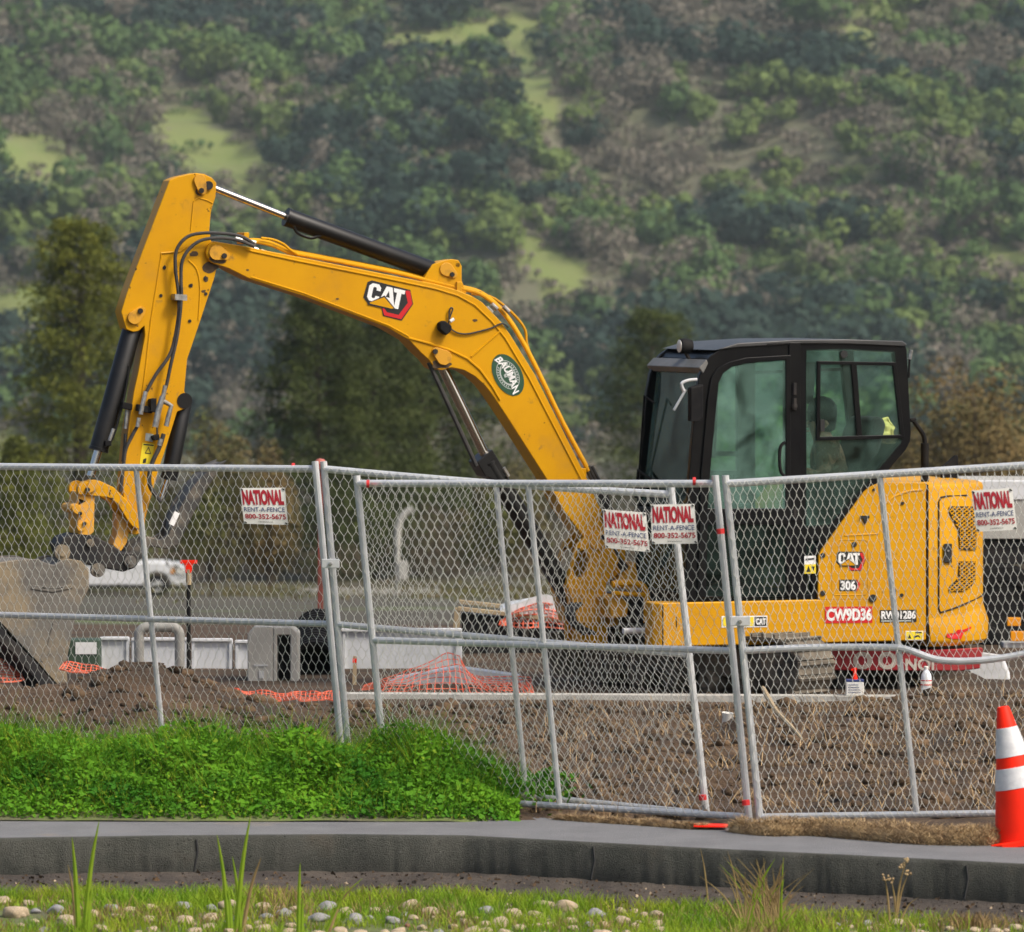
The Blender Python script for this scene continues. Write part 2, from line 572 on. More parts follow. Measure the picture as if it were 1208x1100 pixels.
# ================================================================== THE SETTING
def ground_z(X, Y):
    X, Y = np.asarray(X, float), np.asarray(Y, float)
    z = np.interp(Y, [0, 46, 60, 110, 170, 400, 850], [0, 0, -0.55, -3.3, -6.7, -14.0, -25.0])
    h = np.clip(Y - 850, 0, None)
    rise = h * 0.25
    und = (fbm(X / 95 + 3.1, Y / 120, 4, 5) - 0.5) * 46 + (fbm(X / 40 + (Y / 90), Y / 60, 3, 9) - 0.5) * 14
    return z + rise + und * np.clip(h / 120, 0, 1)


def dirt_z(X, Y):
    X, Y = np.asarray(X, float), np.asarray(Y, float)
    b = (fbm(X * 1.3, Y * 1.1, 5, 21) - 0.5) * 0.22 + np.abs(fbm(X * 2.6 + 9, Y * 2.2, 4, 27) - 0.5) * 0.12 + (fbm(X * 6, Y * 6, 4, 33) - 0.5) * 0.07
    amp = np.clip((Y - 30.2) / 1.2, 0.15, 1) * np.clip((38.7 - Y) / 1.4, 0.10, 1)
    z = 0.03 + b * amp
    # spoil heap by the bucket, and the hollow the teeth sit in
    z += 0.40 * np.exp(-((X + 2.55) / 0.80) ** 2 - ((Y - 35.9) / 1.3) ** 2)
    z += 0.07 * np.exp(-((X + 1.7) / 0.6) ** 2 - ((Y - 36.6) / 1.0) ** 2)
    z += 0.16 * np.exp(-((X + 3.6) / 0.7) ** 2 - ((Y - 36.2) / 1.0) ** 2)
    z -= 0.20 * np.exp(-((X + 2.95) / 0.35) ** 2 - ((Y - 35.2) / 0.7) ** 2)
    z += 0.17 * np.exp(-((X - 3.22) / 0.26) ** 2 - ((Y - 39.6) / 0.5) ** 2)
    z += 0.10 * np.exp(-((X - 3.1) / 0.6) ** 2 - ((Y - 38.0) / 1.0) ** 2)
    return z * np.clip((52 - Y) / 4, 0, 1) + ground_z(X, Y)


def grid_sheet(name, xs, ys, zf, material):
    Xg, Yg = np.meshgrid(xs, ys)
    Z = zf(Xg, Yg)
    v = np.stack([Xg, Yg, Z], -1).reshape(-1, 3)
    nx, ny = len(xs), len(ys)
    i, j = np.meshgrid(np.arange(nx - 1), np.arange(ny - 1))
    a = (j * nx + i).ravel()
    f = np.stack([a, a + 1, a + nx + 1, a + nx], 1)
    return tag(np_mesh(name, v, f, material, smooth=True), kind='structure')


grid_sheet('pasture', np.linspace(-260, 260, 105), np.concatenate([np.linspace(52, 200, 60), np.linspace(210, 850, 60)]), ground_z, M['field'])

# path with its thick asphalt edge, the soil ledge under it and the verge in front
NEAR = [(-400, 992), (0, 989), (200, 986), (400, 984.5), (550, 986), (700, 994), (850, 1002), (1000, 1009), (1208, 1019.5), (1600, 1040)]
FAR = [(-400, 966), (0, 969), (200, 970), (400, 970), (636, 970), (820, 977), (990, 985), (1170, 993), (1208, 995), (1600, 1016)]
pxs = np.linspace(-380, 1580, 640)
nearY = np.interp(pxs, *zip(*NEAR))
farY = np.interp(pxs, *zip(*FAR))
PZ = 0.035


def sweep(rings, name, material, **k):
    """rings: list of lists of points, joined in order"""
    mb = MB()
    n = len(rings[0])
    vs = [p for r in rings for p in r]
    fs = [(i * n + j, i * n + j + 1, (i + 1) * n + j + 1, (i + 1) * n + j) for i in range(len(rings) - 1) for j in range(n - 1)]
    mb.add(vs, fs)
    return tag(mb.build(name, material, recalc=False, angle=50, **k), kind='structure')


edge_n = [WZ(x, y, PZ) for x, y in zip(pxs, nearY)]
edge_f = [WZ(x, y, PZ) + Vector((0, 0.25, 0)) for x, y in zip(pxs, farY)]
xs = np.concatenate([np.linspace(-40, -4.6, 30), np.linspace(-4.5, 5.2, 250), np.linspace(5.3, 40, 30)])
ts = np.concatenate([np.linspace(0, 11, 300), np.linspace(11.1, 23, 50)])
Xd, Td = np.meshgrid(xs, ts)
start = np.interp(Xd, [p.x for p in edge_n], [p.y for p in edge_n]) + 0.15
Yd = start + (52 - start) * Td / 23
far_e = np.interp(Xd, [p.x for p in edge_f], [p.y for p in edge_f]) - 0.25
Zd = dirt_z(Xd, Yd) - 0.075 * np.clip((far_e + 0.10 - Yd) / 0.12, 0, 1)
a = (np.arange(len(ts) - 1)[:, None] * len(xs) + np.arange(len(xs) - 1)[None, :]).ravel()
tag(np_mesh('dirt_ground', np.stack([Xd, Yd, Zd], -1).reshape(-1, 3), np.stack([a, a + 1, a + len(xs) + 1, a + len(xs)], 1), M['dirt'], smooth=True), kind='structure')
wob = [float((vnoise(x / 23.0, 0.5, 3) - 0.5) * 0.012 + (vnoise(x / 5.0, 1.5, 13) - 0.5) * 0.007) for x in pxs]
kt = [p + Vector((0, -0.006 + w, -0.022)) for p, w in zip(edge_n, wob)]
kb = [p + Vector((0, -0.035 + 2 * w, -0.195 - (i / 640) * 0.012)) for i, (p, w) in enumerate(zip(edge_n, wob))]
inn = [p + Vector((0, 0.30, -0.006)) for p in edge_n]
sweep([edge_f, inn and [p + Vector((0, 0.02, 0)) for p in edge_n]], 'path', M['asphalt'])
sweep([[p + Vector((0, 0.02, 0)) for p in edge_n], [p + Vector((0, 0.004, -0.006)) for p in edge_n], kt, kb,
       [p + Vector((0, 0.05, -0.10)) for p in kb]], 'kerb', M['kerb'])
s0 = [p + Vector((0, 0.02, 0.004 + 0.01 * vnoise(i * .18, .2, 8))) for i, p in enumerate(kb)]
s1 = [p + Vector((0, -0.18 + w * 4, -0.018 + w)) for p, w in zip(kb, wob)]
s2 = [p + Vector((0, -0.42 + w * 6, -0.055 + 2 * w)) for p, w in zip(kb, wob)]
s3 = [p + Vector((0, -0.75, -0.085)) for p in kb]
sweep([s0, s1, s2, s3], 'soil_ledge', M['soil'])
xs = np.linspace(-6, 6, 130)
ys = np.concatenate([np.linspace(12, 26, 24), np.linspace(26.1, 28.9, 50)])


def verge_z(X, Y):
    kx = np.interp(X, [p.x for p in kb], [p.y for p in kb])
    return -0.235 + (fbm(X * 2, Y * 2, 3, 41) - 0.5) * 0.06 + np.clip((Y - (kx - 0.75)) * 0.10, -0.2, 0.0) * 0.2 - 0.06 * np.clip(Y - (kx - 0.72), 0, 1)


grid_sheet('verge', xs, ys, verge_z, M['verge'])

# joints (cracks) across the asphalt edge
mb = MB()
for px in (232, 700, 1140):
    p = Vector(WZ(px, np.interp(px, *zip(*NEAR)), PZ))
    mb.tube([p + Vector((0, -0.010, -0.02)), p + Vector((0.008, -0.020, -0.09)), p + Vector((-0.012, -0.034, -0.19))], 0.006, 5)
tag(mb.build('kerb_cracks', M['ink']), kind='structure')

# sky, sun, camera
sun_el, sun_az = math.radians(50), math.radians(122)   # azimuth clockwise from +Y: behind the camera, to the right
sd = Vector((math.sin(sun_az) * math.cos(sun_el), math.cos(sun_az) * math.cos(sun_el), math.sin(sun_el)))
w = bpy.data.worlds.new('World')
SC.world = w
w.use_nodes = True
nt = w.node_tree
bg = nt.nodes['Background']
sky = nt.nodes.new('ShaderNodeTexSky')
sky.sky_type = 'NISHITA'
sky.sun_disc = False
sky.sun_elevation = sun_el
sky.sun_rotation = sun_az
sky.dust_density = 6.0
sky.air_density = 1.0
sky.ozone_density = 1.0
nt.links.new(sky.outputs[0], bg.inputs['Color'])
bg.inputs['Strength'].default_value = 0.13
sl = bpy.data.lights.new('sun', 'SUN')
sl.energy = 2.2
sl.angle = math.radians(11)
sl.color = (1.0, 0.95, 0.87)
so = bpy.data.objects.new('sun', sl)
COL.objects.link(so)
so.rotation_euler = (-sd).to_track_quat('-Z', 'Y').to_euler()
cd = bpy.data.cameras.new('camera')
cam = bpy.data.objects.new('camera', cd)
COL.objects.link(cam)
cam.location = (0, 0, CZ)
cam.rotation_euler = (math.radians(90), 0, 0)
cd.sensor_width = 36
cd.lens = 36 * F / 1208
cd.shift_y = -(550 - HY) / 1208
cd.clip_start = 0.5
cd.clip_end = 5000
cd.dof.use_dof = True
cd.dof.focus_distance = 35.0
cd.dof.aperture_fstop = 5.2
cd.dof.aperture_blades = 8
SC.camera = cam
SC.view_settings.view_transform = 'Standard'
SC.view_settings.look = 'None'
SC.view_settings.exposure = 0.42
SC.view_settings.gamma = 1
SC.cycles.max_bounces = 6
SC.cycles.transparent_max_bounces = 12
SC.cycles.volume_bounces = 0
SC.cycles.use_adaptive_sampling = True
SC.cycles.use_denoising = True

mb = MB().box((-275, -3, -75), (275, 1600, 215))
hz = tag(mb.build('haze', None, smooth=False), kind='stuff')
hm = bpy.data.materials.new('air haze')
hm.use_nodes = True
hm.node_tree.nodes.clear()
ho = hm.node_tree.nodes.new('ShaderNodeOutputMaterial')
hv = hm.node_tree.nodes.new('ShaderNodeVolumePrincipled')
hv.inputs['Color'].default_value = (0.76, 0.90, 0.93, 1)
hv.inputs['Density'].default_value = 0.00010
hm.node_tree.links.new(hv.outputs[0], ho.inputs['Volume'])
hz.data.materials.append(hm)

# ------------------------------------------------------------------ the wooded hillside
def crown_tpl(seed, n, rx, rz, size, lobes=7, spread=0.6):
    r = np.random.default_rng(seed)
    c = r.normal(size=(lobes, 3)) * np.array([rx, rx, rz]) * 0.36
    c[:, 2] = np.abs(c[:, 2]) * 0.9 + rz * 0.55
    k = r.integers(0, lobes, n)
    d = r.normal(size=(n, 3))
    d /= np.linalg.norm(d, axis=1, keepdims=True)
    rad = (r.uniform(0.30, 0.62, lobes)[k] * (r.uniform(0.3, 1.0, n) ** (0.33)))[:, None]
    p = c[k] + d * rad * np.array([rx, rx, rz])
    v, f = leaf_quads(p, np.full(n, size), rng=r, up_bias=0.35, nrm=d * 1.6, spread=spread)
    return v, f


TPL = {
    'oak': [crown_tpl(s, 420, 5.4, 4.8, 0.62, 7, spread=0.4) for s in range(4)],
    'midgreen': [crown_tpl(10 + s, 380, 4.6, 4.6, 0.58, 6, spread=0.4) for s in range(4)],
    'bright': [crown_tpl(20 + s, 260, 3.6, 3.4, 0.52, 5, spread=0.4) for s in range(4)],
    'bare': [crown_tpl(30 + s, 300, 4.6, 4.6, 0.34, 7) for s in range(4)],
}


def to_px(X, Y, Z):
    return CX + F * X / Y, HY + F * (CZ - Z) / Y


# grassy clearings, as the photograph shows them (centre x, y, half width, half height, tilt degrees)
CLEAR = [(35, 190, 62, 30, 6), (245, 172, 75, 34, 25), (300, 200, 50, 30, 30), (25, 372, 55, 30, -12), (575, 40, 80, 16, -8), (655, 312, 62, 20, 32),
         (682, 464, 26, 14, 0), (1010, 14, 40, 12, -5), (478, 44, 34, 12, -6), (628, 60, 34, 40, 0), (630, 120, 26, 22, 10), (395, 36, 16, 10, 0), (1175, 300, 34, 14, 0), (10, 520, 30, 20, 0)]


def in_clear(px, py):
    m = np.zeros(px.shape, bool)
    for cx, cy, a, b, t in CLEAR:
        t = math.radians(t)
        dx, dy = px - cx, py - cy
        u, v = dx * math.cos(t) + dy * math.sin(t), -dx * math.sin(t) + dy * math.cos(t)
        m |= (u / a) ** 2 + (v / b) ** 2 < 1
    return m


hx_, hy_ = np.linspace(-260, 260, 261), np.linspace(850, 1540, 300)
Xh, Yh = np.meshgrid(hx_, hy_)
Zh = ground_z(Xh, Yh)
a = (np.arange(299)[:, None] * 261 + np.arange(260)[None, :]).ravel()
hl = tag(np_mesh('hills', np.stack([Xh, Yh, Zh], -1).reshape(-1, 3), np.stack([a, a + 1, a + 262, a + 261], 1), M['hill'], smooth=True), kind='structure')
hpx, hpy = to_px(Xh, Yh, Zh)
jx, jy = (fbm(Xh / 9, Yh / 14, 3, 71) - .5) * 40, (fbm(Xh / 9, Yh / 14, 3, 72) - .5) * 30
gm_ = (in_clear(hpx + jx, hpy + jy) | in_clear(hpx + jx, hpy + jy - 16)).astype(np.float32).ravel()
hl.data.attributes.new('grass', 'FLOAT', 'POINT').data.foreach_set('value', gm_)
rw = np.random.default_rng(99)
N = 7600
tx, ty = rw.uniform(-150, 150, N), rw.uniform(852, 1480, N)
tz = ground_z(tx, ty)
ppx, ppy = to_px(tx, ty, tz)
dens = np.clip(fbm(tx / 45, ty / 60, 3, 77) * 1.9 - 0.25, 0.25, 1)
keep = (~in_clear(ppx, ppy - 4)) & (~in_clear(ppx, ppy - 20)) & (~in_clear(ppx, ppy - 34)) & (rw.uniform(0, 1, N) < 0.25 + dens * 0.6) & (np.abs(tx) < 0.098 * ty + 12)
tx, ty, tz, ppx, ppy = tx[keep], ty[keep], tz[keep], ppx[keep], ppy[keep]
n1, n2 = fbm(tx / 38, ty / 60, 2, 51), fbm(tx / 22, ty / 40, 2, 61)
rnd = rw.uniform(0, 1, len(tx))
kind = np.where(rnd < 0.30 + (n1 - 0.5) * 2.0, 0, np.where(rnd < 0.66 + (n1 - .5) + (n2 - 0.5) * 1.2, 1, np.where(rnd < 0.86, 2, 3)))
kind = np.where((n2 + (tx > 0) * 0.03 > 0.57) & (rnd > 0.26), 3, kind)
for ki, (sp, nm, lb) in enumerate([('oak', 'oak_woodland', 'dark evergreen oak woodland over the far hillside'),
                                   ('midgreen', 'hillside_woodland', 'mid green woodland mixed over the far hillside'),
                                   ('bright', 'hillside_scrub', 'fresh green scrub between the hillside trees'),
                                   ('bare', 'leafless_woodland', 'grey brown leafless woodland on the far hillside')]):
    V, Fc, off = [], [], 0
    for i in np.nonzero(kind == ki)[0]:
        v, f = TPL[sp][int(rw.integers(0, 4))]
        s = rw.uniform(0.65, 1.45) * (1.1 if ki == 0 else 1.0)
        a = rw.uniform(0, 6.28)
        R = np.array([[math.cos(a), -math.sin(a), 0], [math.sin(a), math.cos(a), 0], [0, 0, 1]])
        V.append((v @ R.T) * s * np.array([1, 1, rw.uniform(0.85, 1.2)]) + np.array([tx[i], ty[i], tz[i] - 0.5]))
        Fc.append(f + off)
        off += len(v)
    tag(np_mesh(nm, np.concatenate(V), np.concatenate(Fc), M[sp]), lb, 'woodland', kind='stuff')


# low brush between the crowns
N = 15000
tx, ty = rw.uniform(-150, 150, N), rw.uniform(852, 1480, N)
tz = ground_z(tx, ty)
ppx, ppy = to_px(tx, ty, tz)
keep = (~in_clear(ppx, ppy - 4) | (rw.uniform(0, 1, N) < 0.10)) & (np.abs(tx) < 0.098 * ty + 8)
tx, ty, tz = tx[keep], ty[keep], tz[keep]
LOW = [crown_tpl(60 + s, 60, 2.4, 1.6, 0.40, 5) for s in range(4)]
V, Fc, Mi, off = [], [], [], 0
hue = fbm(tx / 26, ty / 40, 3, 81)
for i in range(len(tx)):
    v, f = LOW[i % 4]
    V.append(v * rw.uniform(0.6, 1.3) + np.array([tx[i], ty[i], tz[i] - 0.3]))
    Fc.append(f + off)
    off += len(v)
    Mi.append(np.full(len(f), 0 if hue[i] + rw.uniform(-.12, .12) > 0.46 else 1))
tag(np_mesh('hillside_brush', np.concatenate(V), np.concatenate(Fc), None, mats=[M['bare'], M['midgreen']], mi=np.concatenate(Mi)),
    'low grey brown and green brush covering the far hillside', 'brush', kind='stuff')


def hill_point(px, py):
    """first point of the hillside seen at a photo pixel"""
    Ys = np.linspace(852, 1540, 1400)
    Xs = (px - CX) / F * Ys
    zr = CZ - (py - HY) / F * Ys
    k = np.nonzero(ground_z(Xs, Ys) >= zr)[0]
    k = k[0] if len(k) else len(Ys) - 1
    return Xs[k], Ys[k], float(ground_z(Xs[k], Ys[k]))


def hill_tree(px, py, hpx, wpx, sp, label, name='oak_tree', seed=0):
    """a tree that stands out on the hillside; (px, py) its foot"""
    X, Y, Z = hill_point(px, py)
    s = Y / F
    H, R = hpx * s, wpx * s / 2
    t = empty(name, (X, Y, Z - 0.3))
    tag(t, label, 'tree', 'trees that stand out on the far hillside')
    r = np.random.default_rng(seed + 500)
    v, f = crown_tpl(seed + 300, 420 if sp != 'bare' else 300, R * 1.12, H * 0.55, 0.55 if sp != 'bare' else 0.26, lobes=10)
    v[:, 2] += H * 0.14
    np_mesh('crown', v, f, M[sp], parent=t)
    mb = MB()
    mb.tube([(0, 0, -0.5), (0.1, 0, H * 0.25), (0, 0.1, H * 0.55)], [R * 0.10, R * 0.075, R * 0.04], 7)
    for k in range(7 if sp == 'bare' else 4):
        a, e = r.uniform(0, 6.28), r.uniform(0.45, 0.9)
        mb.tube([(0, 0, H * 0.25), (math.cos(a) * R * 0.4, math.sin(a) * R * 0.4, H * (0.3 + 0.25 * e)),
                 (math.cos(a) * R * 0.8, math.sin(a) * R * 0.8, H * (0.4 + 0.45 * e))], [R * 0.05, R * 0.035, R * 0.01], 5)
    mb.build('trunk', M['bark'], t)


for i, a in enumerate([
    (600, 146, 74, 62, 'oak', 'dark round oak on the hillside below the high grassy clearing'),
    (556, 140, 62, 52, 'oak', 'smaller dark oak touching the left side of the round hillside oak'),
    (345, 238, 44, 48, 'oak', 'dark round bush at the lower end of the sunlit grass bank behind the stick cylinder'),
    (80, 182, 62, 86, 'bare', 'grey leafless tree standing on the grassy clearing at the left edge'),
    (152, 172, 66, 64, 'bare', 'leafless tree just right of the grassy clearing at the left edge'),
    (20, 268, 66, 84, 'oak', 'dark spreading oak at the left edge of the photo above the yellow green conifer'),
    (28, 92, 64, 84, 'oak', 'dark oak near the top left corner of the photo'),
    (585, 52, 26, 26, 'oak', 'lone small oak in the middle of the high grass slope at the top'),
    (1130, 292, 92, 130, 'midgreen', 'broad green tree on the right hillside above the cab roof'),
    (700, 290, 58, 70, 'midgreen', 'rounded mid green tree on the hillside above the bend of the boom'),
    (860, 262, 50, 66, 'oak', 'dark tree on the hillside above the work lamp of the cab'),
    (505, 20, 44, 130, 'oak', 'wide dark oak cut by the top edge of the photo'),
]):
    hill_tree(*a, seed=i)

# ------------------------------------------------------------------ nearer trees and shrubs
def conifer(x, ytop, Y, wpx, sp, label, seed, n=5200, lean=0.0, power=0.75, leaf=0.085, bare_low=0.03, layers=0):
    g = float(ground_z((x - CX) / F * Y, Y))
    X = (x - CX) / F * Y
    H = CZ - (ytop - HY) / F * Y - g
    R = wpx * Y / F / 2
    t = empty('conifer_tree', (X, Y, g))
    tag(t, label, 'tree', 'conifers behind the building site')
    r = np.random.default_rng(seed)
    mb = MB()
    mb.tube([(0, 0, -0.3), (lean * .3, 0, H * .4), (lean * .8, 0, H * 0.8), (lean, 0, H * 0.97)], [R * .10, R * .075, R * .035, 0.02], 8)
    C = []
    nb = 170
    per = n // nb
    for b in range(nb):
        q = (b + r.uniform(0, 1)) / nb
        if layers:
            q = (math.floor(q * layers) + 0.22 * r.uniform(0, 1)) / layers
        z = H * (bare_low + (1 - bare_low) * q)
        ln = R * ((1 - q) ** power * r.uniform(0.55, 1.12) + 0.05) * (0.75 + 0.25 * min(1, q * 5))
        a = b * 2.39996 + r.uniform(-.4, .4)
        d = np.array([math.cos(a), math.sin(a), 0])
        rise = r.uniform(-0.10, 0.30)
        base = np.array([lean * q, 0, z])
        if ln > 0.6 and b % 2 == 0:
            mb.tube([base, base + d * ln * .5 + np.array([0, 0, rise * ln * .5]), base + d * ln * .92 + np.array([0, 0, rise * ln])], [0.05, 0.03, 0.01], 4)
        s = r.uniform(0.15, 1.0, per) ** 0.6
        off = r.normal(size=(per, 3)) * np.array([0.18, 0.18, 0.15]) * (0.45 + ln * 0.45)
        C.append(base + d * (s * ln)[:, None] + np.array([0, 0, 1]) * (rise * s * ln)[:, None] + off)
    C = np.concatenate(C)
    v, f = leaf_quads(C, np.full(len(C), leaf), rng=r, up_bias=0.4, aspect=0.35)
    np_mesh('crown', v, f, M[sp], parent=t)
    mb.build('trunk', M['bark'], t)


conifer(95, 254, 175, 235, 'conifer', 'tall yellow green conifer behind the raised stick at the left', 1, n=34000, power=0.45, layers=26)
conifer(375, 350, 190, 190, 'darkconifer', 'dark conifer at the left end of the clump under the boom', 2, n=34000, power=0.25)
conifer(440, 366, 194, 170, 'darkconifer', 'dark conifer in the middle of the clump under the boom', 12, n=28000, power=0.25)
conifer(500, 380, 198, 230, 'darkconifer', 'wide dark conifer at the right end of the clump under the boom', 3, n=36000, power=0.25)
conifer(768, 368, 240, 200, 'darkconifer', 'dull green conifer directly left of the black cab', 4, n=26000, power=0.35)
conifer(18, 520, 160, 90, 'conifer', 'low yellow green conifer cut by the left edge of the photo', 6, n=9000, power=0.5)


def shrub(x, ytop, Y, wpx, sp, label, seed, n=1500, leaf=0.06, name='shrub'):
    g = float(ground_z((x - CX) / F * Y, Y))
    H = CZ - (ytop - HY) / F * Y - g
    R = wpx * Y / F / 2
    t = empty(name, ((x - CX) / F * Y, Y, g))
    tag(t, label, 'shrub', 'shrubs behind the building site')
    v, f = crown_tpl(seed + 900, n * 6, R * 1.1, H * 0.6, leaf, lobes=14)
    np_mesh('foliage', v, f, M[sp], parent=t)
    r = np.random.default_rng(seed)
    mb = MB()
    for k in range(9):
        a, q = r.uniform(0, 6.28), r.uniform(0.3, 0.8)
        mb.tube([(0, 0, -.2), (math.cos(a) * R * .3 * q, math.sin(a) * R * .3 * q, H * .4), (math.cos(a) * R * q, math.sin(a) * R * q, H * .85)], [0.05, 0.035, 0.012], 5)
    mb.build('stems', M['bark'], t)


shrub(250, 484, 160, 110, 'olive', 'yellow green shrub between the raised stick and the dark conifers', 1)
shrub(318, 500, 170, 90, 'ochre', 'brownish shrub left of the dark conifers', 2)
shrub(1150, 428, 150, 190, 'ochre', 'ochre brown shrub behind the tail of the excavator', 3, n=2600)
shrub(1085, 452, 165, 120, 'ochre', 'smaller ochre shrub behind the cab mirror, left of the larger one', 5, n=1600)
shrub(640, 470, 210, 150, 'bare', 'grey brown leafless shrub seen under the bend of the boom', 4, n=1800)
shrub(600, 525, 180, 110, 'olive', 'olive shrub behind the boom cylinder', 7, n=1400)
shrub(1000, 500, 200, 160, 'olive', 'olive shrub seen through the cab windows', 8, n=1600)
shrub(870, 480, 215, 170, 'midgreen', 'green shrub seen through the cab door window', 9, n=1800)

# brown thicket along the far side of the road
rt = np.random.default_rng(5)
C, Dn = [], []
for k in range(150):
    X, Y = rt.uniform(-24, 24), rt.uniform(186, 240)
    hh = rt.uniform(1.6, 4.0) * (1.0 if Y > 200 else 0.7)
    g = float(ground_z(X, Y))
    m = 1100
    d = rt.normal(size=(m, 3))
    d /= np.linalg.norm(d, axis=1, keepdims=True)
    q = np.array([X, Y, g + hh * .5]) + d * (rt.uniform(0.2, 1, m) ** .4)[:, None] * np.array([1.7, 1.7, hh * .52])
    C.append(q)
    Dn.append(d)
C, Dn = np.concatenate(C), np.concatenate(Dn)
v, f = leaf_quads(C, np.full(len(C), 0.075), rng=rt, nrm=Dn, aspect=0.22)
tag(np_mesh('roadside_thicket', v, f, M['browntwig']), 'dark brown leafless thicket behind the chain link fence', 'thicket', kind='stuff')
# low green plants in front of the thicket
C = np.stack([rt.uniform(-18, 18, 60000), rt.uniform(75, 185, 60000), np.zeros(60000)], 1)
qx_, _ = to_px(C[:, 0], C[:, 1], 0.0)
sel = (fbm(C[:, 0] / 3, C[:, 1] / 9, 3, 12) > 0.5) & ~((C[:, 1] > 118) & (qx_ > 40) & (qx_ < 262))
C = C[sel]
C[:, 2] = ground_z(C[:, 0], C[:, 1]) + rt.uniform(0, 0.5, len(C)) * fbm(C[:, 0] / 2, C[:, 1] / 5, 2, 14)
v, f = leaf_quads(C, np.full(len(C), 0.026), rng=rt, up_bias=.3)
tag(np_mesh('rough_grass', v, f, M['olive']), 'rough green growth beyond the site', 'grass', kind='stuff')

# ------------------------------------------------------------------ weeds, verge grass, stones
rg = np.random.default_rng(11)
n = 64000
wx = rg.uniform(-4.2, 0.04, n)
q = rg.uniform(0, 1, n) ** 0.8
fy = np.interp(wx, [p.x for p in edge_f], [p.y for p in edge_f]) - 0.22
end = np.clip((0.06 - wx + 0.22 * (vnoise(q * 6, wx * 0, 4) - .5)) / 0.45, 0, 1) ** 0.6
wy = fy + q * 1.25
hmax = (0.09 + 0.345 * np.clip(q * 1.5, 0, 1) ** 0.8) * (0.66 + 0.66 * fbm(wx * 4.2, wy * 3.4, 2, 15) ** 1.2) * (0.35 + 0.65 * end)
C = np.stack([wx, wy, hmax * rg.uniform(0.40, 1.06, n) ** 0.7], 1)
v1, f1 = leaf_quads(C, 0.007 + 0.016 * rg.uniform(0, 1, n) ** 2.2, rng=rg, up_bias=0.8, nrm=np.tile([0.0, -0.4, 0.3], (n, 1)), aspect=0.7)
nb = 17000
k = rg.integers(0, n, nb)
B = C[k].copy()
B[:, 2] *= 0.45
v2, f2 = blades(B, hmax[k] * rg.uniform(0.4, 0.95, nb), np.full(nb, 0.006), np.full(nb, 0.9), rng=rg)
# a solid bank below, so that the leaves have ground under them
gx = np.linspace(-4.3, 0.02, 120)
gq = np.linspace(0, 1.3, 16)
mi_ = np.concatenate([(rg.uniform(0, 1, len(f1)) < 0.04).astype(int), np.tile((rg.uniform(0, 1, nb) < 0.35).astype(int), 2)])
tag(np_mesh('green_weeds', np.concatenate([v1, v2]), np.concatenate([f1, f2 + len(v1)]), None, mats=[M['weed'], M['blade']], mi=mi_),
    'bank of lush green weeds between the path and the chain link fence', 'weeds', kind='stuff')
Xg, Qg = np.meshgrid(gx, gq)
Yg = np.interp(Xg, [p.x for p in edge_f], [p.y for p in edge_f]) - 0.25 + Qg * 1.25
Eg = np.clip((0.06 - Xg) / 0.45, 0, 1) ** 0.6
Zg = (0.04 + 0.22 * np.clip(Qg * 1.3, 0, 1)) * Eg * (0.8 + 0.4 * fbm(Xg * 3, Yg * 3, 2, 3)) * np.clip((1.3 - Qg) * 4, 0, 1)
a = (np.arange(15)[:, None] * 120 + np.arange(119)[None, :]).ravel()
tag(np_mesh('weed_bank', np.stack([Xg, Yg, Zg + 0.0], -1).reshape(-1, 3), np.stack([a, a + 1, a + 121, a + 120], 1), M['verge'], smooth=True), kind='structure')
# sprigs behind the fence right of the bank
n = 500
C = np.stack([rg.normal(0.16, 0.10, n), rg.normal(31.3, 0.25, n), rg.uniform(0.02, 0.22, n)], 1)
v, f = leaf_quads(C, np.full(n, 0.022), rng=rg, up_bias=0.6)
tag(np_mesh('green_sprigs', v, f, M['weed']), 'green sprigs behind the fence right of the weed bank', 'weeds', kind='stuff')



def tuft(px, py, label, spec, seed, name='grass_tuft'):
    """tall blades growing from one spot; spec: list of (tip px, tip py, width px, material)"""
    X, Y = WZ(px, py, -0.23)[:2]
    t = empty(name, (X, Y, -0.235))
    tag(t, label, 'grass tuft')
    for (bx_, tx_, ty_, wd, mk) in spec:
        mb = MB()
        a = W(bx_, py, Y) - t.location
        a.z = -0.01
        b = W(tx_, ty_, Y) - t.location
        s = Y / F
        mid = a.lerp(b, 0.55) + Vector((0.10 * (a.x - b.x), 0.01, 0.02))
        path = smooth_path([a, mid, b], 5)
        n_ = len(path)
        for i in range(n_ - 1):
            w0, w1 = [wd * (0.74 if wd > 5 else 1) * s / 2 * (1 - (j / (n_ - 1)) ** 2 * 0.95) for j in (i, i + 1)]
            p, q_ = path[i], path[i + 1]
            mb.add([p + Vector((-w0, 0, 0)), p + Vector((0, -w0 * .5, 0)), p + Vector((w0, 0, 0)), q_ + Vector((w1, 0, 0)), q_ + Vector((0, -w1 * .5, 0)), q_ + Vector((-w1, 0, 0))],
                   [(0, 1, 4, 5), (1, 2, 3, 4)])
        mb.build('blade', M[mk], t)


